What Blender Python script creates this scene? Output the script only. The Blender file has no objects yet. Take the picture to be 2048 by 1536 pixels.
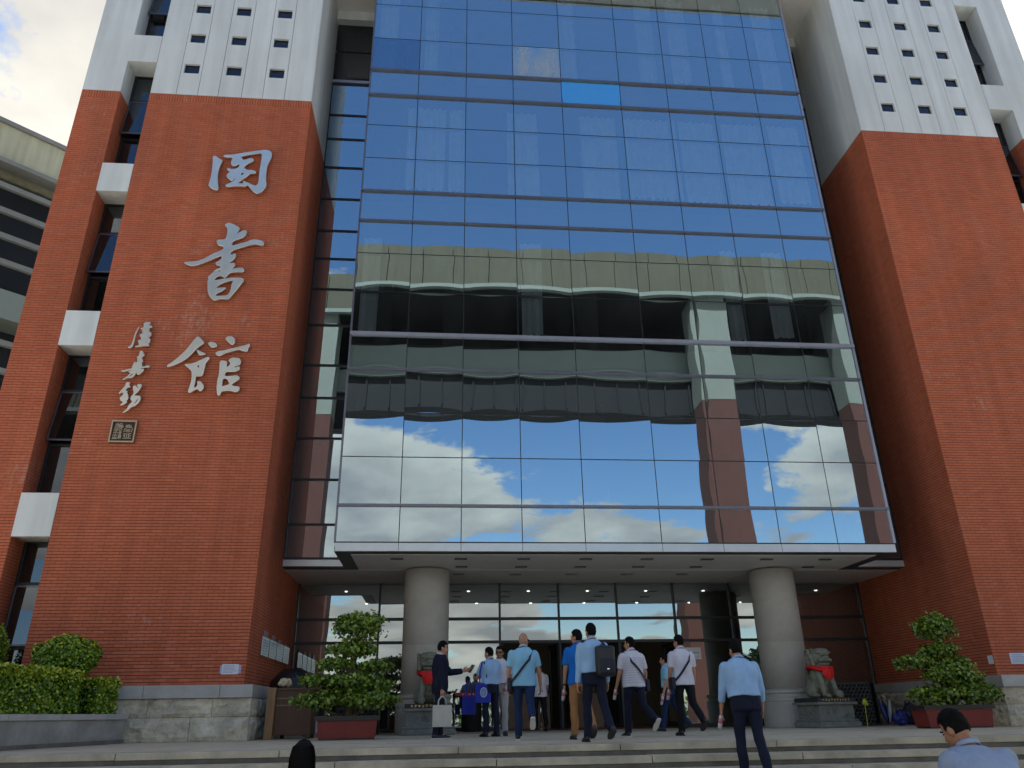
import bpy, bmesh, math, random
import numpy as np
from mathutils import Vector, Matrix, noise

R = math.radians
sc = bpy.context.scene
COL = sc.collection
RNG = random.Random(7)
NPR = np.random.default_rng(11)

# ------------------------------------------------------------------ camera, sky, sun, exposure
cam_d = bpy.data.cameras.new('camera')
cam_d.sensor_fit = 'HORIZONTAL'; cam_d.sensor_width = 36.0
cam_d.lens = 36.0 * 1529.17 / 2048.0
cam_d.clip_start = 0.05; cam_d.clip_end = 3000
cam = bpy.data.objects.new('camera', cam_d); COL.objects.link(cam)
_r = Vector((0.99594913, -0.08861674, -0.01524497))
_u = Vector((-0.02128915, -0.39710943, 0.91752432))
_w = Vector((0.08736193, 0.91348299, 0.39738737))
cam.matrix_world = Matrix(((_r.x, _u.x, -_w.x, 0), (_r.y, _u.y, -_w.y, 0), (_r.z, _u.z, -_w.z, 0.40), (0, 0, 0, 1)))
sc.camera = cam

SUN_EL, SUN_AZ = 60.0, -14.0            # behind the library, a little to the left
world = bpy.data.worlds.new('World'); sc.world = world; world.use_nodes = True
nt = world.node_tree; N = nt.nodes; L = nt.links
for n in list(N): N.remove(n)
out = N.new('ShaderNodeOutputWorld'); bg = N.new('ShaderNodeBackground')
sky = N.new('ShaderNodeTexSky'); sky.sky_type = 'NISHITA'; sky.sun_disc = False
sky.sun_elevation = R(SUN_EL); sky.sun_rotation = R(-SUN_AZ)
sky.altitude = 50; sky.air_density = 1.15; sky.dust_density = 0.6; sky.ozone_density = 2.2
bg.inputs['Strength'].default_value = 0.12
tc = N.new('ShaderNodeTexCoord'); sep = N.new('ShaderNodeSeparateXYZ'); L.new(tc.outputs['Generated'], sep.inputs[0])
def mth(op, a, b=None, clamp=False):
    n = N.new('ShaderNodeMath'); n.operation = op; n.use_clamp = clamp
    for i, v in enumerate((a, b)):
        if v is None: continue
        if isinstance(v, (int, float)): n.inputs[i].default_value = v
        else: L.new(v, n.inputs[i])
    return n.outputs[0]
zz = mth('ADD', mth('MAXIMUM', sep.outputs['Z'], 0.0), 0.22)
comb = N.new('ShaderNodeCombineXYZ')
L.new(mth('DIVIDE', sep.outputs['X'], zz), comb.inputs[0]); L.new(mth('DIVIDE', sep.outputs['Y'], zz), comb.inputs[1])
comb.inputs[2].default_value = 26.22
nz = N.new('ShaderNodeTexNoise'); nz.inputs['Scale'].default_value = 1.7; nz.inputs['Detail'].default_value = 9
nz.inputs['Roughness'].default_value = 0.6; L.new(comb.outputs[0], nz.inputs['Vector'])
nzb = N.new('ShaderNodeTexNoise'); nzb.inputs['Scale'].default_value = 0.42; nzb.inputs['Detail'].default_value = 2
L.new(comb.outputs[0], nzb.inputs['Vector'])
dens = mth('ADD', mth('MULTIPLY', nz.outputs[0], 0.65), mth('MULTIPLY', nzb.outputs[0], 0.45))
# cumulus stand closer together towards the horizon
dens = mth('SUBTRACT', dens, mth('MULTIPLY', sep.outputs['Z'], 0.10))
mask = mth('MULTIPLY', mth('SUBTRACT', dens, 0.498), 34.0, True)
nz2 = N.new('ShaderNodeTexNoise'); nz2.inputs['Scale'].default_value = 2.6; nz2.inputs['Detail'].default_value = 6
L.new(comb.outputs[0], nz2.inputs['Vector'])
cr = N.new('ShaderNodeValToRGB'); cr.color_ramp.elements[0].position = 0.36; cr.color_ramp.elements[1].position = 0.66
cr.color_ramp.elements[0].color = (1.75, 1.74, 1.72, 1); cr.color_ramp.elements[1].color = (3.6, 3.42, 3.0, 1)
L.new(nz2.outputs[0], cr.inputs[0])
hs = N.new('ShaderNodeHueSaturation'); hs.inputs['Saturation'].default_value = 1.14; hs.inputs['Value'].default_value = 0.58; L.new(sky.outputs[0], hs.inputs['Color'])
mx = N.new('ShaderNodeMixRGB'); L.new(mask, mx.inputs[0]); L.new(hs.outputs[0], mx.inputs[1]); L.new(cr.outputs[0], mx.inputs[2])
L.new(mx.outputs[0], bg.inputs[0]); L.new(bg.outputs[0], out.inputs[0])

sun_d = bpy.data.lights.new('sun', 'SUN'); sun_d.energy = 3.6; sun_d.angle = R(0.5); sun_d.color = (1.0, 0.95, 0.87)
sun = bpy.data.objects.new('sun', sun_d); COL.objects.link(sun)
_sd = Vector((math.sin(R(SUN_AZ)) * math.cos(R(SUN_EL)), math.cos(R(SUN_AZ)) * math.cos(R(SUN_EL)), math.sin(R(SUN_EL))))
sun.rotation_euler = (-_sd).to_track_quat('-Z', 'Y').to_euler()
sun.location = _sd * 80
sc.view_settings.view_transform = 'Standard'; sc.view_settings.look = 'None'
sc.view_settings.exposure = 1.58; sc.view_settings.gamma = 1.0; sc.view_settings.use_curve_mapping = False
sc.cycles.max_bounces = 8; sc.cycles.transparent_max_bounces = 12; sc.cycles.glossy_bounces = 4
sc.cycles.caustics_reflective = False; sc.cycles.caustics_refractive = False
sc.cycles.use_denoising = True

# ------------------------------------------------------------------ helpers
class G:
    """collects faces for one mesh"""
    def __init__(s): s.V = []; s.F = []; s.A = []
    def add(s, vs, fs, a=0.5):
        b = len(s.V); s.V += [tuple(v) for v in vs]; s.F += [tuple(i + b for i in f) for f in fs]; s.A += [a] * len(fs); return s
    def box(s, x0, x1, y0, y1, z0, z1, a=0.5):
        return s.add([(x0,y0,z0),(x1,y0,z0),(x1,y1,z0),(x0,y1,z0),(x0,y0,z1),(x1,y0,z1),(x1,y1,z1),(x0,y1,z1)],
                     [(0,3,2,1),(4,5,6,7),(0,1,5,4),(1,2,6,5),(2,3,7,6),(3,0,4,7)], a)
    def bbox(s, x0, x1, y0, y1, z0, z1, b=0.01):
        """box with chamfered edges"""
        bm = bmesh.new(); bmesh.ops.create_cube(bm, size=1)
        for v in bm.verts:
            v.co = Vector((x0 if v.co.x < 0 else x1, y0 if v.co.y < 0 else y1, z0 if v.co.z < 0 else z1))
        bmesh.ops.bevel(bm, geom=list(bm.edges), offset=b, segments=2, affect='EDGES', profile=0.6)
        bm.verts.ensure_lookup_table(); bm.verts.index_update()
        s.add([v.co.copy() for v in bm.verts], [[v.index for v in f.verts] for f in bm.faces]); bm.free(); return s
    def obox(s, c, ax, ay, az, a=0.5):
        c = Vector(c); ax = Vector(ax); ay = Vector(ay); az = Vector(az)
        vs = [c + i*ax + j*ay + k*az for k in (-1,1) for j in (-1,1) for i in (-1,1)]
        return s.add(vs, [(0,2,3,1),(4,5,7,6),(0,1,5,4),(1,3,7,5),(3,2,6,7),(2,0,4,6)], a)
    def loft(s, rings, close=True, cap=True, a=0.5):
        n = len(rings[0]); vs = [p for r in rings for p in r]; fs = []
        for i in range(len(rings) - 1):
            for j in range(n if close else n - 1):
                k = (j + 1) % n
                fs.append((i*n+j, i*n+k, (i+1)*n+k, (i+1)*n+j))
        if cap: fs.append(tuple(range(n))[::-1]); fs.append(tuple((len(rings)-1)*n + j for j in range(n)))
        return s.add(vs, fs, a)
    def tube(s, pts, rad, n=8, cap=True, flat=1.0, side=None):
        pts = [Vector(p) for p in pts]; rr = rad if isinstance(rad, (list, tuple)) else [rad]*len(pts); rings = []
        prev = None
        for i, p in enumerate(pts):
            t = (pts[min(i+1, len(pts)-1)] - pts[max(i-1, 0)]).normalized()
            if prev is None:
                ref = Vector(side) if side is not None else (Vector((0,0,1)) if abs(t.z) < 0.9 else Vector((1,0,0)))
            else: ref = prev
            e1 = (ref - t * ref.dot(t)).normalized(); e2 = t.cross(e1); prev = e1
            rings.append([p + rr[i]*(e1*math.cos(2*math.pi*j/n) + e2*flat*math.sin(2*math.pi*j/n)) for j in range(n)])
        return s.loft(rings, True, cap)
    def lathe(s, prof, c=(0,0,0), n=24):
        c = Vector(c)
        return s.loft([[c + Vector((r*math.cos(2*math.pi*j/n), r*math.sin(2*math.pi*j/n), z)) for j in range(n)] for r, z in prof])
    def ell(s, c, r, M=None, n=14, m=9):
        c = Vector(c); rings = []
        for i in range(m + 1):
            th = math.pi * (0.02 + 0.96 * i / m) ; ring = []
            for j in range(n):
                ph = 2*math.pi*j/n
                v = Vector((r[0]*math.sin(th)*math.cos(ph), r[1]*math.sin(th)*math.sin(ph), -r[2]*math.cos(th)))
                ring.append(c + (M @ v if M is not None else v))
            rings.append(ring)
        return s.loft(rings)
    def cap_(s, p0, p1, r0, r1, n=12, round_=True):
        p0 = Vector(p0); p1 = Vector(p1); d = (p1 - p0); t = d.normalized()
        pts = []; rad = []
        if round_:
            for a in (80, 55, 25): pts.append(p0 - t*r0*math.sin(R(a))); rad.append(r0*math.cos(R(a)))
        pts.append(p0); rad.append(r0); pts.append(p1); rad.append(r1)
        if round_:
            for a in (25, 55, 80): pts.append(p1 + t*r1*math.sin(R(a))); rad.append(r1*math.cos(R(a)))
        return s.tube(pts, rad, n)
    def mesh(s, name, smooth=False, tone=False):
        me = bpy.data.meshes.new(name); me.from_pydata(s.V, [], s.F)
        if smooth: me.polygons.foreach_set('use_smooth', [True]*len(me.polygons))
        if tone:
            at = me.attributes.new('tone', 'FLOAT', 'FACE'); at.data.foreach_set('value', s.A)
        me.update(); return me
    def build(s, name, mat, parent=None, smooth=False, tone=False, loc=None):
        if loc is not None:
            o = Vector(loc); s.V = [tuple(Vector(v) - o) for v in s.V]
        return new(name, s.mesh(name, smooth, tone), mat, parent, loc)

def new(name, me, mat=None, parent=None, loc=None):
    o = bpy.data.objects.new(name, me); COL.objects.link(o)
    if mat is not None and not me.materials: me.materials.append(mat)
    if loc is not None: o.location = loc
    if parent is not None: o.parent = parent; o.matrix_parent_inverse = parent.matrix_basis.inverted()
    return o
def tag(o, label, cat, group=None):
    o['label'] = label; o['category'] = cat
    if group: o['group'] = group
    return o
def struct(o): o['kind'] = 'structure'; return o
def stuff(o): o['kind'] = 'stuff'; return o
def thing(name, label, cat, loc=(0,0,0), rz=0.0, group=None):
    o = bpy.data.objects.new(name, None); COL.objects.link(o); o.empty_display_size = 0.2
    o.location = loc; o.rotation_euler = (0, 0, rz); tag(o, label, cat, group); return o
def child(o, parent):
    """parent in the thing's own frame (mesh built in local coordinates)"""
    o.parent = parent; return o

# ------------------------------------------------------------------ materials
def mat(name, col, rough=0.6, metal=0.0, var=0.0, vscale=3.0, bump=0.0, bscale=40.0, stretch=(1,1,1), spec=0.5,
        tone=None, col2=None, emit=None, coord='Object', detail=5, streak=0.0, spots=0):
    m = bpy.data.materials.new(name); m.use_nodes = True; t = m.node_tree; n_ = t.nodes; l_ = t.links
    b = n_['Principled BSDF']
    b.inputs['Base Color'].default_value = (*col, 1); b.inputs['Roughness'].default_value = rough
    b.inputs['Metallic'].default_value = metal; b.inputs['Specular IOR Level'].default_value = spec
    tcn = n_.new('ShaderNodeTexCoord'); mp = n_.new('ShaderNodeMapping'); mp.inputs['Scale'].default_value = stretch
    geo = n_.new('ShaderNodeNewGeometry')
    l_.new(geo.outputs['Position'] if coord == 'World' else tcn.outputs[coord], mp.inputs[0])
    cur = None
    if tone is not None:
        if tone == 'attr':
            a = n_.new('ShaderNodeAttribute'); a.attribute_name = 'tone'; f = a.outputs['Fac']
        else:
            a = n_.new('ShaderNodeObjectInfo'); f = a.outputs['Random']
        mxx = n_.new('ShaderNodeMixRGB'); mxx.inputs[1].default_value = (*col, 1); mxx.inputs[2].default_value = (*col2, 1); l_.new(f, mxx.inputs[0])
        cur = mxx.outputs[0]
    if var:
        nn = n_.new('ShaderNodeTexNoise'); nn.inputs['Scale'].default_value = vscale; nn.inputs['Detail'].default_value = detail; nn.inputs['Roughness'].default_value = 0.62
        l_.new(mp.outputs[0], nn.inputs['Vector'])
        mr = n_.new('ShaderNodeMapRange'); mr.inputs[1].default_value = 0.3; mr.inputs[2].default_value = 0.7
        mr.inputs[3].default_value = 1 - var; mr.inputs[4].default_value = 1 + var; l_.new(nn.outputs[0], mr.inputs[0])
        mm = n_.new('ShaderNodeVectorMath'); mm.operation = 'SCALE'
        if cur is None: mm.inputs[0].default_value = col
        else: l_.new(cur, mm.inputs[0])
        l_.new(mr.outputs[0], mm.inputs['Scale']); cur = mm.outputs[0]
    if streak:
        sn = n_.new('ShaderNodeTexNoise'); sn.inputs['Scale'].default_value = 1.0; sn.inputs['Detail'].default_value = 6
        smp = n_.new('ShaderNodeMapping'); smp.inputs['Scale'].default_value = (3.1, 3.1, 0.22)
        l_.new(geo.outputs['Position'], smp.inputs[0]); l_.new(smp.outputs[0], sn.inputs['Vector'])
        mr2 = n_.new('ShaderNodeMapRange'); mr2.inputs[1].default_value = 0.35; mr2.inputs[2].default_value = 0.68
        mr2.inputs[3].default_value = 1 - streak; mr2.inputs[4].default_value = 1 + streak * 0.6; l_.new(sn.outputs[0], mr2.inputs[0])
        mm2 = n_.new('ShaderNodeVectorMath'); mm2.operation = 'SCALE'
        if cur is None: mm2.inputs[0].default_value = col
        else: l_.new(cur, mm2.inputs[0])
        l_.new(mr2.outputs[0], mm2.inputs['Scale']); cur = mm2.outputs[0]
    if spots:                                   # pale salt bloom and chipped faces, in patches
        sv = n_.new('ShaderNodeTexNoise'); sv.inputs['Scale'].default_value = 5.5; sv.inputs['Detail'].default_value = 7; sv.inputs['Roughness'].default_value = 0.7
        sw = n_.new('ShaderNodeTexNoise'); sw.inputs['Scale'].default_value = 0.55; sw.inputs['Detail'].default_value = 3
        sm = n_.new('ShaderNodeMapping'); sm.inputs['Scale'].default_value = (1.4, 1.4, 0.7)
        l_.new(geo.outputs['Position'], sm.inputs[0]); l_.new(sm.outputs[0], sv.inputs['Vector']); l_.new(geo.outputs['Position'], sw.inputs['Vector'])
        sa = n_.new('ShaderNodeMath'); sa.operation = 'MULTIPLY'; l_.new(sv.outputs[0], sa.inputs[0]); l_.new(sw.outputs[0], sa.inputs[1])
        sr_ = n_.new('ShaderNodeMapRange'); sr_.inputs[1].default_value = 0.35; sr_.inputs[2].default_value = 0.45; sr_.inputs[3].default_value = 0; sr_.inputs[4].default_value = 0.55
        l_.new(sa.outputs[0], sr_.inputs[0]); mxs = n_.new('ShaderNodeMixRGB'); l_.new(sr_.outputs[0], mxs.inputs[0]); l_.new(cur, mxs.inputs[1]); mxs.inputs[2].default_value = (0.52, 0.34, 0.28, 1); cur = mxs.outputs[0]
    if cur is not None: l_.new(cur, b.inputs['Base Color'])
    if bump:
        bn = n_.new('ShaderNodeTexNoise'); bn.inputs['Scale'].default_value = bscale; bn.inputs['Detail'].default_value = 6
        l_.new(mp.outputs[0], bn.inputs['Vector'])
        bu = n_.new('ShaderNodeBump'); bu.inputs['Strength'].default_value = bump; bu.inputs['Distance'].default_value = 0.02 if bscale > 15 else 0.06
        l_.new(bn.outputs[0], bu.inputs['Height']); l_.new(bu.outputs[0], b.inputs['Normal'])
    if emit: b.inputs['Emission Color'].default_value = (*emit[0], 1); b.inputs['Emission Strength'].default_value = emit[1]
    return m

def glass(name, refl=(0.80, 0.92, 1.0), trans=(0.22, 0.29, 0.33), f0=0.45, rough=0.0, dust=0.032):
    """coated architectural glass: part mirror, part tinted see-through"""
    m = bpy.data.materials.new(name); m.use_nodes = True; t = m.node_tree; n_ = t.nodes; l_ = t.links
    for n in list(n_): n_.remove(n)
    o = n_.new('ShaderNodeOutputMaterial'); g = n_.new('ShaderNodeBsdfGlossy'); tr = n_.new('ShaderNodeBsdfTransparent'); ms = n_.new('ShaderNodeMixShader')
    g.inputs['Color'].default_value = (*refl, 1); g.inputs['Roughness'].default_value = rough; tr.inputs['Color'].default_value = (*trans, 1)
    fr = n_.new('ShaderNodeFresnel'); fr.inputs['IOR'].default_value = 1.5
    mr = n_.new('ShaderNodeMapRange'); mr.inputs[1].default_value = 0.04; mr.inputs[2].default_value = 1; mr.inputs[3].default_value = f0; mr.inputs[4].default_value = 1
    l_.new(fr.outputs[0], mr.inputs[0]); l_.new(mr.outputs[0], ms.inputs[0]); l_.new(tr.outputs[0], ms.inputs[1]); l_.new(g.outputs[0], ms.inputs[2])
    df = n_.new('ShaderNodeBsdfDiffuse'); df.inputs['Color'].default_value = (0.45, 0.46, 0.44, 1)      # dust and rain marks
    ge = n_.new('ShaderNodeNewGeometry'); mp = n_.new('ShaderNodeMapping'); mp.inputs['Scale'].default_value = (1.6, 1.6, 0.45)
    dn = n_.new('ShaderNodeTexNoise'); dn.inputs['Scale'].default_value = 1.3; dn.inputs['Detail'].default_value = 8; dn.inputs['Roughness'].default_value = 0.65
    l_.new(ge.outputs['Position'], mp.inputs[0]); l_.new(mp.outputs[0], dn.inputs['Vector'])
    dr = n_.new('ShaderNodeMapRange'); dr.inputs[1].default_value = 0.38; dr.inputs[2].default_value = 0.75; dr.inputs[3].default_value = 0.01; dr.inputs[4].default_value = dust
    l_.new(dn.outputs[0], dr.inputs[0]); m2 = n_.new('ShaderNodeMixShader'); l_.new(dr.outputs[0], m2.inputs[0]); l_.new(ms.outputs[0], m2.inputs[1]); l_.new(df.outputs[0], m2.inputs[2])
    l_.new(m2.outputs[0], o.inputs[0]); return m

M = {}
BR1, BR2 = (0.46, 0.112, 0.050), (0.56, 0.160, 0.080)
M['brick'] = mat('brick_red', BR1, 0.82, tone='attr', col2=BR2, var=0.11, vscale=0.35, coord='World', streak=0.10, bump=0.25, bscale=60, spots=1)
M['brick_one'] = mat('brick_red_single', BR1, 0.82, tone='obj', col2=BR2, var=0.11, vscale=0.35, coord='World', streak=0.10, spots=1, bump=0.25, bscale=60)
M['mortar'] = mat('mortar_red', (0.10, 0.030, 0.020), 0.95, var=0.2, vscale=0.6, coord='World')
M['white'] = mat('white_panel', (0.71, 0.76, 0.775), 0.55, var=0.05, vscale=0.5, coord='World', streak=0.11, bump=0.05, bscale=20)
M['groove'] = mat('dark_groove', (0.05, 0.055, 0.06), 0.8)
M['alu'] = mat('aluminium_grey', (0.17, 0.17, 0.21), 0.35, 0.7, var=0.08, vscale=4, coord='World')
M['alu_dark'] = mat('dark_frame', (0.020, 0.022, 0.028), 0.45, 0.2)
M['alu_light'] = mat('aluminium_light', (0.36, 0.36, 0.43), 0.35, 0.6, var=0.1, vscale=3, coord='World')
M['fascia'] = mat('fascia_metal', (0.56, 0.60, 0.63), 0.25, 0.35, var=0.05, vscale=2, coord='World')
M['soffit'] = mat('soffit_panel', (0.78, 0.77, 0.75), 0.6, var=0.06, vscale=1.2, coord='World')
M['soffit_dark'] = mat('soffit_edge', (0.06, 0.065, 0.07), 0.6)
M['glass'] = glass('curtain_glass', (0.70, 0.88, 1.0), (0.64, 0.74, 0.80), 0.53)
M['glass_blue'] = glass('blue_film_glass', (0.30, 0.78, 1.0), (0.1, 0.3, 0.5), 0.80, 0.0, 0.03)
M['glass_dusty'] = glass('dusty_glass', (0.85, 0.98, 1.0), (0.6, 0.7, 0.75), 0.60, 0.05, 0.75)
M['glass_deep'] = glass('darker_glass', (0.50, 0.72, 0.95), (0.2, 0.3, 0.4), 0.45)
M['glass_small'] = glass('small_window_glass', (0.6, 0.65, 0.8), (0.10, 0.11, 0.12), 0.10)
M['glass_slot'] = glass('window_glass', (0.72, 0.82, 0.95), (0.14, 0.16, 0.16), 0.12)
M['glass_door'] = glass('lobby_glass', (0.74, 0.84, 0.88), (0.45, 0.5, 0.5), 0.46)
M['concrete'] = mat('column_stone', (0.45, 0.44, 0.415), 0.7, var=0.12, vscale=1.6, coord='World', bump=0.12, bscale=60, detail=8)
M['granite'] = mat('granite_step', (0.46, 0.41, 0.31), 0.75, var=0.32, vscale=2.2, coord='World', bump=0.3, bscale=70, detail=9)
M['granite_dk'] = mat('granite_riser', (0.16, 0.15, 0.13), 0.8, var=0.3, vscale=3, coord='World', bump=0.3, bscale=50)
M['paving'] = mat('terrace_paving', (0.56, 0.49, 0.355), 0.7, var=0.16, vscale=1.4, coord='World', bump=0.15, bscale=50, detail=8)
M['plaza'] = mat('plaza_paving', (0.30, 0.29, 0.26), 0.8, var=0.15, vscale=0.6, coord='World', bump=0.2, bscale=20)
M['rock'] = mat('rough_granite', (0.60, 0.55, 0.44), 0.85, var=0.35, vscale=3.0, coord='World', bump=1.0, bscale=9, detail=9)
M['cap'] = mat('granite_cap', (0.42, 0.42, 0.41), 0.7, var=0.14, vscale=3.0, coord='World', bump=0.15, bscale=50, detail=8)
M['plaster'] = mat('plinth_render', (0.31, 0.31, 0.295), 0.85, var=0.28, vscale=2.0, coord='World', bump=0.25, bscale=30, detail=8)
M['steel'] = mat('brushed_steel_letter', (0.86, 0.83, 0.75), 0.34, 1.0, var=0.08, vscale=3)
M['gold'] = mat('gilt_letter', (0.75, 0.52, 0.20), 0.35, 0.9)
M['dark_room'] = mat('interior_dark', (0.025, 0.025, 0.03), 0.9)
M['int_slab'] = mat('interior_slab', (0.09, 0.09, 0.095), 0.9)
M['curtain'] = mat('curtain_cloth', (0.82, 0.84, 0.84), 0.9, var=0.1, vscale=2)
M['wood'] = mat('brown_wood', (0.085, 0.040, 0.022), 0.55, var=0.25, vscale=3, stretch=(6,6,0.6), bump=0.1)
M['wood_lt'] = mat('pale_wood_post', (0.30, 0.17, 0.08), 0.6, var=0.25, vscale=3, stretch=(8,8,0.7))
M['desk'] = mat('desk_wood', (0.32, 0.20, 0.13), 0.4, var=0.15, vscale=2, stretch=(1,1,4))
M['lobby'] = mat('lobby_wall', (0.22, 0.17, 0.11), 0.6, var=0.1)
M['lobby_floor'] = mat('lobby_floor', (0.20, 0.19, 0.17), 0.25, var=0.1)
M['lamp'] = mat('downlight_glow', (0.9, 0.9, 0.85), 0.5, emit=((1.0, 0.95, 0.86), 2.2))
M['lamp_off'] = mat('downlight_dark', (0.06, 0.06, 0.06), 0.4)
M['mat_red'] = mat('red_doormat', (0.12, 0.018, 0.020), 0.95, var=0.2, vscale=20, bump=0.3, bscale=200)
M['chrome'] = mat('chrome', (0.7, 0.7, 0.7), 0.12, 1.0)
M['black'] = mat('black_plastic', (0.012, 0.012, 0.013), 0.45)
M['paper'] = mat('white_paper', (0.72, 0.74, 0.80), 0.8, var=0.06, vscale=12)
M['paper_blue'] = mat('pale_blue_paper', (0.55, 0.62, 0.78), 0.8, var=0.06, vscale=12)
M['ink'] = mat('grey_ink', (0.30, 0.33, 0.46), 0.8)
M['red'] = mat('red_cloth', (0.72, 0.006, 0.008), 0.6, var=0.12, vscale=8, bump=0.25, bscale=18)
M['lion'] = mat('lion_stone', (0.21, 0.215, 0.165), 0.85, var=0.3, vscale=7, bump=0.6, bscale=38, detail=8)
M['lion_base'] = mat('pedestal_stone', (0.19, 0.20, 0.185), 0.8, var=0.25, vscale=6, bump=0.5, bscale=30)
M['planter_red'] = mat('red_planter', (0.20, 0.020, 0.016), 0.5, var=0.12, vscale=4, bump=0.05)
M['planter_rim'] = mat('dark_planter_rim', (0.022, 0.018, 0.016), 0.5)
M['soil'] = mat('soil', (0.04, 0.028, 0.018), 0.95, var=0.3, vscale=30, bump=0.5)
M['bark'] = mat('bark', (0.10, 0.075, 0.05), 0.9, var=0.3, vscale=14, bump=0.6, bscale=40)
def leafmat(name, c1, c2):
    m = mat(name, c1, 0.38, tone='attr', col2=c2, spec=0.5); return m
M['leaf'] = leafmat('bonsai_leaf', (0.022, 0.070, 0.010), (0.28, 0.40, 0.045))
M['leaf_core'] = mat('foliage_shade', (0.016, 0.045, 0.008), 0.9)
M['leaf_hedge'] = leafmat('hedge_leaf', (0.018, 0.080, 0.008), (0.24, 0.38, 0.025))
M['leaf_tip'] = leafmat('hedge_new_growth', (0.26, 0.36, 0.015), (0.55, 0.55, 0.035))
M['leaf_tree'] = leafmat('tree_leaf', (0.020, 0.055, 0.012), (0.08, 0.15, 0.03))
# ------------------------------------------------------------------ ground, steps, terrace
plaza = struct(G().box(-220, 220, -240, 9.2, -1.6, -1.24).build('plaza_ground', M['plaza']))
RISE, TREAD, Y0, NST = 0.155, 0.35, 12.10, 8
g = G(); g.box(-30, 40, Y0 + 0.05, 60, -1.6, -0.012)
terr = struct(g.build('terrace', M['paving']))
g = G(); g.box(-60, 80, 9.2, 12.15, -1.6, -1.25); g.box(-220, -30, 9.2, 240, -1.6, -0.03); g.box(40, 220, 9.2, 240, -1.6, -0.03); g.box(-30, 40, 60, 240, -1.6, -0.03)
struct(g.build('surrounding_ground', M['plaza']))
g = G()
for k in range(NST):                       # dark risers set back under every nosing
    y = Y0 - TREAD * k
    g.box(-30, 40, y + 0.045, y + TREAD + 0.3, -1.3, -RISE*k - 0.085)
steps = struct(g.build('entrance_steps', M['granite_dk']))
rs = random.Random(3)
slab_me = {}
for k in range(NST):
    y = Y0 - TREAD * k; x = -14.0 + rs.uniform(0, 1.5); z1 = -RISE * k
    while x < 20.0:
        w = rs.choice((2.35, 2.5, 2.7, 2.2)) if k < 4 else 8.0
        d = TREAD + 0.06 if k else 0.55
        key = (w, d)
        if key not in slab_me: slab_me[key] = G().bbox(0, w - 0.012, 0, d, -0.088, 0, 0.007).mesh('step_slab')
        o = new('step_slab', slab_me[key], M['granite'], steps, (x, y + rs.uniform(-0.004, 0.004), z1 + rs.uniform(-0.004, 0.002)))
        x += w
pav_me = G().bbox(0, 1.188, 0, 0.588, -0.03, 0, 0.004).mesh('paving_slab')
for j in range(5):                         # the strip of terrace paving nearest to the steps
    for i in range(18):
        new('paving_slab', pav_me, M['paving'], terr, (-8.0 + 1.2*i + (0.6 if j % 2 else 0), Y0 + 0.56 + 0.6*j, rs.uniform(-0.0015, 0.0015)))
struct(G().box(-14.0, 20.0, Y0 + 3.56, 23.6, -0.03, -0.004).build('terrace_paving', M['paving']))

# ------------------------------------------------------------------ the library
CX = 4.5
lib = thing('library_building', 'tall library with blue mirror glass front between two red brick piers with white tops', 'building', (CX, 18.3, 0))
def part(gm, name, m, parent=lib, **k): return gm.build(name, m, parent, **k)
YP, YG, YR, YB = 18.30, 18.95, 21.10, 23.80          # pier face, glass face, recess glass, lobby glass
ZB = 17.55                                           # top of the brick
ZTOP = 24.35
P_IN, P_OUT, S_OUT, O_OUT = 8.72, 13.42, 14.27, 15.35  # half widths from the axis
BH, BL, BJ = 0.072, 0.245, 0.013

def brick_face(gm, singles, a0, a1, z0, z1, put, take=0):
    """running bond on one vertical face; put(a, dep, z) -> xyz, dep>0 sticks out"""
    nc = int((z1 - z0 - 0.24) / BH)
    for c in range(nc + 1):
        za = z0 + c*BH; zb = za + BH - BJ
        if c == nc: za, zb = z0 + nc*BH, z1 - 0.006           # soldier course on top
        a = a0 - (BL/2 if (c % 2 and c < nc) else 0)
        w = BL if c < nc else 0.075
        while a < a1 - 0.02:
            b0 = max(a, a0); b1 = min(a + w - BJ, a1)
            if c < nc and b1 < a1: b1 += 0.007
            if b1 - b0 > 0.02:
                d = 0.006 + RNG.random()*0.003; tn = min(1, max(0, RNG.gauss(0.5, 0.15)))
                if singles is not None and len(singles) < take and b1 - b0 > BL - BJ and c < nc:
                    singles.append(((b0 + b1)/2, (za + zb)/2, d))
                else:
                    v = [put(b0,0,za),put(b1,0,za),put(b1,0,zb),put(b0,0,zb),put(b0,d,za),put(b1,d,za),put(b1,d,zb),put(b0,d,zb)]
                    gm.add(v, [(4,5,6,7),(0,1,5,4),(1,2,6,5),(2,3,7,6),(3,0,4,7)], tn)
            a += w
    return gm

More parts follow.
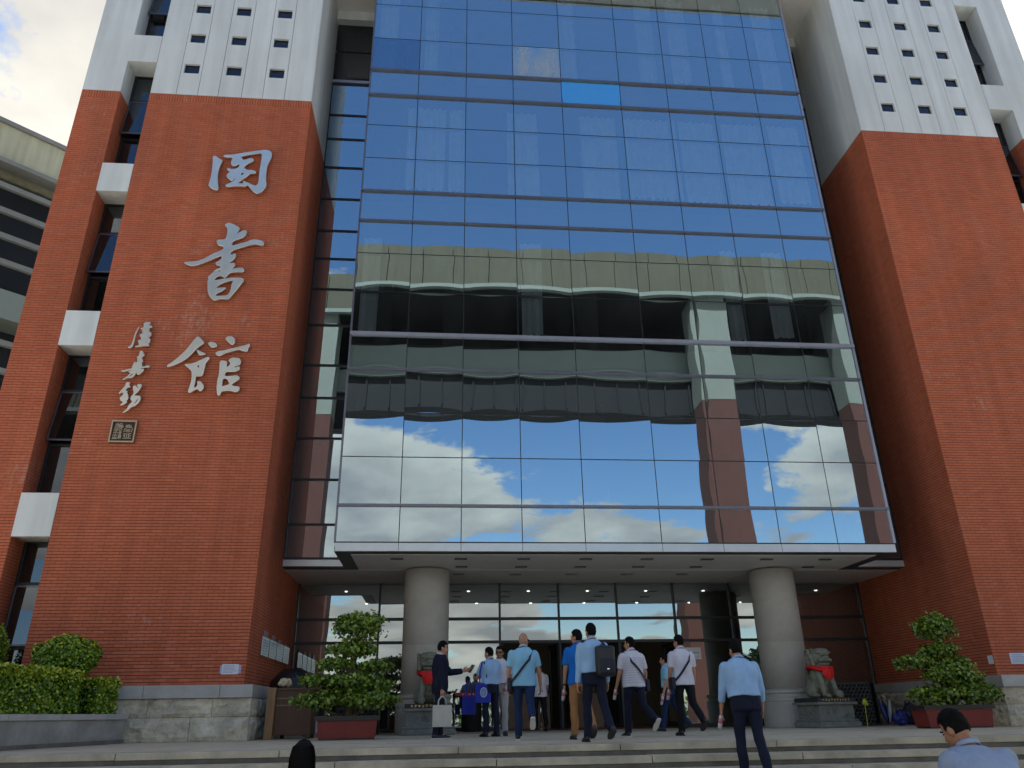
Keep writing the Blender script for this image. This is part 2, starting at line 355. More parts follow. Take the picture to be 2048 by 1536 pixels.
SLZ = [(4.31, 5.33), (9.17, 10.16), (13.95, 14.91), (18.75, 19.82)]      # white spandrels in the slots
WINX = [7.37 + 1.5, 0, 0]
for s in (-1, 1):
    sx = lambda v: CX + s * v
    lo = lambda a, b: (min(sx(a), sx(b)), max(sx(a), sx(b)))
    # main pier body (mortar) and brick skin
    x0, x1 = lo(P_IN, P_OUT)
    pier = part(G().box(x0, x1, YP, YB + 0.3, 0, ZB), 'brick_pier', M['mortar'])
    gm = G(); singles = [] if s < 0 else None
    brick_face(gm, singles, x0, x1, 1.10, ZB, lambda a, d, z: (a, YP - d, z), 300)
    xin = sx(P_IN)
    brick_face(gm, None, YP, YB, 1.10, ZB, lambda a, d, z: (xin - s*d, a, z))
    stuff(part(gm, 'brick_courses', M['brick'], pier, tone=True))
    if singles:
        bme = G().box(-(BL-BJ+0.007)/2, (BL-BJ+0.007)/2, -0.006, 0.01, -(BH-BJ)/2, (BH-BJ)/2).mesh('brick')
        for (a, z, d) in singles: new('brick', bme, M['brick_one'], pier, (a, YP - d + 0.004, z))
    # outer pier
    o0, o1 = lo(S_OUT, O_OUT)
    outer = part(G().box(o0, o1, YP, YB, 0, ZB), 'outer_brick_pier', M['mortar'])
    gm = G(); brick_face(gm, None, o0, o1, 0.0, ZB, lambda a, d, z: (a, YP - d, z))
    xo = sx(S_OUT); brick_face(gm, None, YP, YG, 0.0, ZB, lambda a, d, z: (xo - s*d, a, z))
    stuff(part(gm, 'brick_courses', M['brick'], outer, tone=True))
    part(G().box(o0, o1, YP - 0.012, YB, ZB + 0.004, 24.0).box(o0 - 0.03, o1 + 0.03, YP - 0.05, YB, 24.0, 24.1), 'white_outer_pier', M['white'])
    # white top of the main pier: strips, three of them pierced by small square windows
    edges = [P_IN, 9.52, 10.167, 10.782, 11.465, 12.057, 12.675, P_OUT]      # measured joints
    up = part(G().box(x0 + 0.02, x1 - 0.02, YP + 0.10, YB + 0.318, ZB + 0.004, ZTOP + 2.2), 'white_pier_core', M['groove'])
    zrows = [18.58, 19.83, 21.09, 22.34, 23.60]
    for k in range(7):
        a, b = lo(edges[k], edges[k+1]); a += 0.007; b -= 0.007
        z0, z1 = ZB + 0.004, ZTOP + 2.2
        gm = G()
        if k % 2 == 1:
            wc = (a + b)/2; hw, hh = 0.225, 0.185
            prev = z0
            for zr in zrows:
                gm.box(a, b, YP - 0.012, YP + 0.099, prev, zr - hh); prev = zr + hh
            gm.box(a, b, YP - 0.012, YP + 0.099, prev, z1)
            for zr in zrows:
                gm.box(a, wc - hw, YP - 0.0119, YP + 0.098, zr - hh, zr + hh); gm.box(wc + hw, b, YP - 0.0119, YP + 0.098, zr - hh, zr + hh)
        else: gm.box(a, b, YP - 0.012, YP + 0.099, z0, z1)
        strip = part(gm, 'wall_panel', M['white'])
        if k % 2 == 1:
            for zr in zrows:
                f = G().box(wc-hw, wc+hw, YP+0.055, YP+0.085, zr-hh, zr-hh+0.03).box(wc-hw, wc+hw, YP+0.055, YP+0.085, zr+hh-0.03, zr+hh)
                f.box(wc-hw, wc-hw+0.03, YP+0.055, YP+0.085, zr-hh+0.03, zr+hh-0.03).box(wc+hw-0.03, wc+hw, YP+0.055, YP+0.085, zr-hh+0.03, zr+hh-0.03)
                wf = f.build('window_frame', M['alu_dark'], strip)
                G().box(wc-hw+0.03, wc+hw-0.03, YP+0.07, YP+0.078, zr-hh+0.03, zr+hh-0.03).build('window_pane', M['glass_small'], strip)
    if True:   # inner white return of the pier, above the brick
        part(G().box(*lo(P_IN - 0.012, P_IN + 0.02), YP + 0.0, YR + 0.3, ZB + 0.004, ZTOP + 2.2), 'white_pier_return', M['white'])
    # the slot: white spandrels flush with the front, dark glazing behind, tilted vents
    a, b = lo(P_OUT, S_OUT)
    for (z0, z1) in SLZ + [(23.55, 24.0)]:
        part(G().box(a + 0.003, b - 0.003, YP - 0.02, YG + 0.02, z0, z1), 'spandrel_panel', M['white'])
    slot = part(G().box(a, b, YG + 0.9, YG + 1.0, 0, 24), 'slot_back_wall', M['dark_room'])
    bands = [(0.6, 4.31), (5.33, 9.17), (10.16, 13.95), (14.91, 18.75), (19.82, 23.55)]
    fr = G()
    for (z0, z1) in bands:
        h = z1 - z0; t1 = z0 + h*0.36; t2 = z0 + h*0.74
        for z in (z0, t1, t2, z1): fr.box(a, b, YG - 0.05, YG + 0.05, z - 0.035, z + 0.035)
        fr.box(a, a + 0.06, YG - 0.04, YG + 0.04, z0, z1); fr.box(b - 0.06, b, YG - 0.04, YG + 0.04, z0, z1)
    fr = part(fr, 'slot_window_frame', M['alu_dark'])
    for (z0, z1) in bands:
        h = z1 - z0; t1 = z0 + h*0.36; t2 = z0 + h*0.74
        for (p, q) in ((z0, t1), (t2, z1)):
            G().box(a + 0.06, b - 0.06, YG - 0.01, YG, p + 0.035, q - 0.035).build('window_pane', M['glass_slot'], fr)
        # top hung vent standing open
        tl = 0.13 if z0 > 5 else 0.03
        hh = t2 - t1 - 0.08
        v = G(); c = Vector((0, 0, 0)); w2 = (b - a)/2 - 0.05
        v.obox((0, 0, -hh/2), (w2, 0, 0), (0, 0.006, 0), (0, 0, hh/2 - 0.03))
        o = v.build('open_window_pane', M['glass_slot'], fr); o.location = ((a + b)/2, YG - 0.06, t2 - 0.04); o.rotation_euler = (-tl, 0, 0)
        f2 = G().box(-w2, w2, -0.02, 0.02, -hh, -hh + 0.04).box(-w2, w2, -0.02, 0.02, -0.04, 0).box(-w2, -w2 + 0.035, -0.02, 0.02, -hh, 0).box(w2 - 0.035, w2, -0.02, 0.02, -hh, 0)
        o2 = f2.build('open_window_frame', M['alu'], fr); o2.location = o.location; o2.rotation_euler = o.rotation_euler
    # rough granite base with smooth cap
    c0, c1 = lo(P_IN - 0.33, P_OUT + 0.3)
    base = part(G().box(c0 + 0.04, c1 - 0.04, YP - 0.44, YB - 0.1, 0, 0.80), 'granite_base', M['granite_dk'])
    def block(gw, gh, seed):
        rr = random.Random(seed); gm = G(); nx, nz_ = 12, 5; vs = []; fs = []
        for j in range(nz_ + 1):
            for i in range(nx + 1):
                u_, v_ = i/nx, j/nz_; e = min(u_, 1-u_, v_, 1-v_)
                vs.append(((u_-0.5)*gw, -(0.010 + (0.022 + 0.11*max(0, noise.noise(Vector((u_*gw*4 + seed*90, v_*gh*6, seed*30)))) + rr.random()*0.012 if e > 0 else 0)), v_*gh))
        for j in range(nz_):
            for i in range(nx): k0 = j*(nx+1)+i; fs.append((k0, k0+1, k0+nx+2, k0+nx+1))
        gm.add(vs, fs); gm.box(-gw/2, gw/2, -0.004, 0.05, 0, gh); return gm.mesh('granite_block')
    rb = random.Random(40 + s)
    for (z0, z1) in ((0.0, 0.455), (0.462, 0.82)):
        x = c0 + 0.03
        while x < c1 - 0.1:
            w = min(rb.uniform(1.1, 1.9), c1 - 0.03 - x)
            new('granite_block', block(w - 0.012, z1 - z0, rb.random()), M['rock'], base, (x + w/2, YP - 0.45, z0)); x += w
        y = YP - 0.45
        side = sx(P_IN - 0.33 + 0.03)
        while y < YB - 0.3:
            w = min(rb.uniform(1.0, 1.6), YB - 0.2 - y)
            o = new('granite_block', block(w - 0.012, z1 - z0, rb.random()), M['rock'], base, (side, y + w/2, z0)); o.rotation_euler = (0, 0, R(90) if s < 0 else R(-90)); y += w
    x = c0
    while x < c1 - 0.05:
        w = min(1.55, c1 - x)
        part(G().bbox(x + 0.003, x + w - 0.003, YP - 0.55, YB - 0.05, 0.825, 1.08, 0.012), 'cap_stone', M['cap'], base); x += w

# glazing grids
ZL = [4.34, 5.26, 6.53, 7.75, 9.0, 10.05, 11.40, 12.66, 13.77, 14.83, 16.08, 17.36, 18.57, 19.62, 21.03, 22.57, ZTOP]
CG = 4.58
XL = [CG + v for v in (-7.16, -5.63, -4.10, -2.57, -0.98, 0.98, 2.57, 4.10, 5.63, 7.16)]
pane_cache = {}
def pane_mesh(w, h, s=0.0016, rnd=0):
    key = (round(w, 3), round(h, 3), rnd)
    if key in pane_cache: return pane_cache[key]
    nx, nz_ = 10, 7; vs = []; fs = []; rr = random.Random(rnd); k1 = s*rr.uniform(0.6, 1.5); k2 = rr.uniform(-1, 1)*s*0.5; k3 = rr.uniform(-1, 1)*s*0.4
    for j in range(nz_ + 1):
        for i in range(nx + 1):
            u_, v_ = 2*i/nx - 1, 2*j/nz_ - 1
            y = -k1*(1 - u_*u_)*(1 - 0.6*v_*v_) - k2*u_*v_ - k3*math.sin(2.4*u_ + rnd)
            vs.append((u_*w/2, y, v_*h/2))
    for j in range(nz_):
        for i in range(nx): k0 = j*(nx+1)+i; fs.append((k0, k0+1, k0+nx+2, k0+nx+1))
    pane_cache[key] = G().add(vs, fs).mesh('pane', smooth=True); return pane_cache[key]
fr = G()
for x in XL: fr.box(x - 0.022, x + 0.022, YG + 0.006, YG + 0.09, ZL[0], ZTOP)
for z in ZL: fr.box(XL[0], XL[-1], YG + 0.012, YG + 0.08, z - 0.022, z + 0.022)
cw = part(fr, 'curtain_wall_frame', M['alu_dark'])
for j in range(len(ZL) - 1):
    for i in range(9):
        w, h = XL[i+1] - XL[i] - 0.022, ZL[j+1] - ZL[j] - 0.026
        o = new('pane', pane_mesh(w, h, 0.0018, RNG.randrange(9)), M['glass'], cw, ((XL[i]+XL[i+1])/2, YG, (ZL[j]+ZL[j+1])/2))
        o.rotation_euler = (R(RNG.gauss(0, 0.055)), 0, R(RNG.gauss(0, 0.06)))
# one vent stands ajar in the upper part, tilted to brighter sky
for o in [c for c in cw.children if abs(c.location.x - (XL[4]+XL[5])/2) < 0.1 and abs(c.location.z - (ZL[12]+ZL[13])/2) < 0.1]:
    o.rotation_euler = (R(1.5), 0, 0); o.name = 'blue_pane'; o.data = o.data.copy(); o.data.materials[0] = M['glass_blue']
for (ci, ri, mm) in ((3, 13, 'glass_dusty'), (0, 13, 'glass_deep')):
    for o in [c for c in cw.children if abs(c.location.x - (XL[ci]+XL[ci+1])/2) < 0.1 and abs(c.location.z - (ZL[ri]+ZL[ri+1])/2) < 0.1 and c.name.startswith('pane')]:
        o.data = o.data.copy(); o.data.materials[0] = M[mm]
for z, hh, mm in ((5.26, 0.030, 'alu'), (9.0, 0.028, 'alu'), (10.05, 0.050, 'alu_light'), (13.77, 0.024, 'alu'), (14.83, 0.028, 'alu'), (18.57, 0.034, 'alu'), (19.62, 0.034, 'alu')):
    part(G().box(XL[0] - 0.03, XL[-1] + 0.03, YG - 0.07, YG + 0.004, z - hh, z + hh), 'transom_cap', M[mm], cw)
part(G().box(XL[0] - 0.03, XL[-1] + 0.03, YG - 0.02, YG + 0.004, ZL[0] - 0.02, ZL[0] + 0.012), 'transom_cap', M['alu_dark'], cw)
for i in range(9):
    part(G().box(XL[i] + 0.006, XL[i+1] - 0.006, YG - 0.03, YG + 0.05, 4.12, 4.318), 'fascia_panel', M['fascia'])
part(G().box(XL[-1] - 0.03, XL[-1] + 0.04, YG - 0.028, YG + 0.05, ZL[0] + 0.02, ZTOP), 'corner_post', M['alu_light'])
part(G().box(XL[0] - 0.04, XL[0] + 0.012, YG - 0.010, YG + 0.05, ZL[0] + 0.02, ZTOP), 'corner_post', M['alu'])
for x in (XL[0], XL[-1]):
    part(G().box(x - 0.012, x + 0.012, YG + 0.095, YR, ZL[0], ZTOP), 'side_glazing', M['glass'])
# recess strips
for (a, b) in ((CX - P_IN, XL[0]), (XL[-1], CX + P_IN)):
    fr = G()
    for z in ZL[:-2]: fr.box(a, b, YR - 0.035, YR + 0.06, z - 0.03, z + 0.03)
    fr.box(a, a + 0.05, YR - 0.02, YR + 0.06, 4.3, 21.05); fr.box(b - 0.05, b, YR - 0.02, YR + 0.06, 4.3, 21.05)
    fr = part(fr, 'recess_frame', M['alu_dark'])
    for j in range(len(ZL) - 3):
        w, h = b - a - 0.02, ZL[j+1] - ZL[j] - 0.03
        o = new('pane', pane_mesh(w, h, 0.001, RNG.randrange(3)), M['glass'], fr, ((a+b)/2, YR, (ZL[j]+ZL[j+1])/2)); o.rotation_euler = (R(RNG.gauss(0, 0.03)), 0, R(RNG.gauss(0, 0.04)))
    part(G().box(a, b, YR - 0.05, YR + 0.06, 21.08, 21.20), 'recess_sill', M['alu_light'])
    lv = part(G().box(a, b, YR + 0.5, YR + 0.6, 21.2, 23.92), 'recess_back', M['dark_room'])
    for (z0, z1) in ((21.21, 22.55), (22.58, 23.91)): new('pane', pane_mesh(b - a - 0.02, z1 - z0 - 0.02, 0.001, 1), M['glass_small'], lv, ((a+b)/2, YR, (z0+z1)/2))
    part(G().box(a, b, YR - 0.25, YR + 0.6, 23.92, ZTOP - 0.003), 'roof_beam', M['white'])
    part(G().box(a + (0.02 if a < 0 else 0), b - (0 if a < 0 else 0.02), YR - 0.06, YR + 0.05, 4.13, 4.30), 'fascia_panel', M['fascia'])
# roof with deep soffit
part(G().box(CX - P_IN - 0.05, CX + P_IN + 0.05, 18.04, 44, ZTOP + 0.003, 25.6), 'roof_slab', M['soffit'])
part(G().box(CX - P_IN + 0.02, CX + P_IN - 0.02, 17.96, 18.035, ZTOP - 0.05, 25.7), 'roof_edge', M['white'])
# floors, curtains and back rooms behind the glass
for z in (9.5, 14.3, 19.1):
    part(G().box(XL[0] + 0.05, XL[-1] - 0.05, YG + 0.34, YR + 0.25, z - 0.42, z + 0.42).box(CX - P_IN + 0.03, CX + P_IN - 0.03, YR + 0.251, 26, z - 0.42, z + 0.42), 'floor_slab', M['int_slab'])
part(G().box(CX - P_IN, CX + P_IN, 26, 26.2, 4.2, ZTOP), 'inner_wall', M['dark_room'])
for x in (-2.0, 0.2, 4.6, 9.0, 11.2):
    part(G().lathe([(0.3, 4.3), (0.3, ZTOP)], (x, 21.6, 0), 14), 'inner_column', M['int_slab'], smooth=True)
rc = random.Random(9)
def curtain(x0, x1, z0, z1):
    n = int((x1 - x0)/0.045); rings = []
    top = []; bot = []; ph = rc.uniform(0, 6)
    for i in range(n + 1):
        x = x0 + (x1-x0)*i/n; y = YG + 0.20 + 0.05*math.sin(i*1.35 + ph + 0.7*math.sin(i*0.31))
        top.append((x, y, z1)); bot.append((x + 0.03*math.sin(i*0.4), y + 0.03*math.sin(i*0.9), z0))
    gm = G(); vs = bot + top; gm.add(vs, [(i, i+1, n+2+i, n+1+i) for i in range(n)])
    part(gm, 'curtain', M['curtain'], smooth=True)
for (z0, z1, dense) in ((10.2, 13.3, 0.45), (15.0, 18.3, 0.85), (19.8, 23.8, 0.45)):
    x = XL[0] + 0.15
    while x < XL[-1] - 0.4:
        w = rc.uniform(0.5, 1.7) if dense > 0.5 else rc.uniform(0.35, 0.7)
        if rc.random() < dense: curtain(x, min(x + w, XL[-1] - 0.1), z0 + rc.uniform(0, 0.2), z1)
        x += w + (rc.uniform(0.05, 0.3) if dense > 0.5 else rc.uniform(0.5, 1.4))
# soffit over the entrance, in two steps like the glass above
part(G().box(XL[0] + 0.35, XL[-1] - 0.35, YG + 0.35, YB + 0.2, 4.105, 4.20), 'soffit_panel', M['soffit'])
part(G().box(CX - P_IN + 0.003, CX + P_IN - 0.003, YR + 0.35, YB + 0.2, 4.098, 4.104), 'soffit_panel', M['soffit'])
g = G(); g.box(XL[0] - 0.02, XL[-1] + 0.02, YG + 0.052, YG + 0.348, 4.115, 4.25); g.box(XL[0] - 0.02, XL[0] + 0.348, YG + 0.349, YR + 0.348, 4.116, 4.25); g.box(XL[-1] - 0.348, XL[-1] + 0.02, YG + 0.349, YR + 0.348, 4.116, 4.25)
g.box(CX - P_IN + 0.004, XL[0] - 0.021, YR + 0.052, YR + 0.348, 4.117, 4.25); g.box(XL[-1] + 0.021, CX + P_IN - 0.004, YR + 0.052, YR + 0.348, 4.117, 4.25)
part(g, 'soffit_border', M['soffit_dark'])
for j, y in enumerate((19.78, 20.92, 22.1)):
    for i in range(8):
        x = CG - 5.7 + i*1.62 + (0 if j != 1 else 0.05)
        for cx_, cy_ in ((-0.37, 21.5), (9.37, 21.5)):
            if abs(x - cx_) < 0.85 and abs(y - cy_) < 0.85: break
        else:
            part(G().box(x - 0.16, x + 0.16, y - 0.07, y + 0.07, 4.075, 4.0975), 'downlight', M['lamp_off'])
# the two round columns
for x in (-0.37, 9.40):
    c = part(G().lathe([(0.61, 0.93), (0.61, 2.10), (0.606, 2.105), (0.606, 2.115), (0.61, 2.12), (0.61, 3.20), (0.606, 3.205), (0.606, 3.215), (0.61, 3.22), (0.61, 4.07)], (x, 21.5, 0), 40), 'column', M['concrete'], smooth=False)
    for p in c.data.polygons: p.use_smooth = len(p.vertices) == 4
    part(G().lathe([(0.72, 0), (0.72, 0.62), (0.74, 0.64), (0.74, 0.70), (0.68, 0.74), (0.68, 0.80), (0.72, 0.84), (0.72, 0.90), (0.63, 0.93), (0.61, 0.94)], (x, 21.5, 0), 40), 'column_base', M['concrete'], c)

# lobby front
XD = [-3.59 + 1.793*k for k in range(10)]
XD[0] = CX - P_IN + 0.02; XD[-1] = CX + P_IN - 0.02
ZD = [0.02, 2.40, 3.06, 4.10]
fr = G()
for x in XD: fr.box(x - 0.03, x + 0.03, YB - 0.05, YB + 0.05, 0, 4.1)
for z in (2.40, 3.06): fr.box(XD[0], XD[-1], YB - 0.06, YB + 0.06, z - 0.04, z + 0.04)
fr.box(XD[0], XD[3], YB - 0.055, YB + 0.055, 0, 0.10); fr.box(XD[6], XD[-1], YB - 0.055, YB + 0.055, 0, 0.10)
lf = part(fr, 'lobby_frame', M['alu_dark'])
for i in range(9):
    for j in range(3):
        if j == 0 and 3 <= i < 6: continue
        w, h = XD[i+1] - XD[i] - 0.05, ZD[j+1] - ZD[j] - 0.07
        o = new('pane', pane_mesh(w, h, 0.0012, RNG.randrange(3)), M['glass_door'], lf, ((XD[i]+XD[i+1])/2, YB, (ZD[j]+ZD[j+1])/2))
        o.rotation_euler = (R(RNG.gauss(0, 0.05)), 0, R(RNG.gauss(0, 0.05)))
for i in (3, 4, 5):                         # three pairs of doors, folded open
    for sgn in (-1, 1):
        hx = XD[i] + 0.05 if sgn < 0 else XD[i+1] - 0.05
        w = (XD[i+1] - XD[i])/2 - 0.06
        rot = R(78) if sgn < 0 else R(102)
        if i == 4: rot = R(60) if sgn < 0 else R(115)
        d = G().box(0, 0.09, -0.025, 0.025, 0.02, 2.34).box(w - 0.09, w, -0.025, 0.025, 0.02, 2.34).box(0.09, w - 0.09, -0.025, 0.025, 0.02, 0.16).box(0.09, w - 0.09, -0.025, 0.025, 2.24, 2.34)
        o = d.build('door_leaf', M['alu_dark'], lf); o.location = (hx, YB + 0.02, 0); o.rotation_euler = (0, 0, rot)
        o2 = G().box(0.09, w - 0.09, -0.006, 0.006, 0.16, 2.24).build('door_pane', M['glass_door'], lf); o2.location = o.location; o2.rotation_euler = o.rotation_euler
        o3 = G().tube([(w - 0.16, -0.07, 0.75), (w - 0.16, -0.07, 1.5)], 0.018).tube([(w - 0.16, -0.07, 0.8), (w - 0.16, -0.02, 0.8)], 0.01).tube([(w - 0.16, -0.07, 1.45), (w - 0.16, -0.02, 1.45)], 0.01).build('door_handle', M['chrome'], lf, True)
        o3.location = o.location; o3.rotation_euler = o.rotation_euler
# lobby room
g = G(); g.box(XD[0], XD[-1], 32, 32.2, 0, 4.1); g.box(XD[0] - 0.2, XD[0], YB + 0.31, 32, 0, 4.1); g.box(XD[-1], XD[-1] + 0.2, YB + 0.31, 32, 0, 4.1)
part(g, 'lobby_wall', M['lobby'])
part(G().box(XD[0], XD[-1], YB + 0.06, 32, -0.02, -0.003), 'lobby_floor', M['lobby_floor'])
part(G().box(XD[0], XD[-1], YB + 0.2, 32, 4.11, 4.2), 'lobby_ceiling', M['soffit'])
for j in range(2):
    for i in range(9):
        part(G().lathe([(0.045, 4.085), (0.045, 4.108)], (XD[0] + 1.2 + 1.95*i + 0.4*j, YB + 1.6 + 2.9*j, 0), 12), 'lit_downlight', M['lamp'])
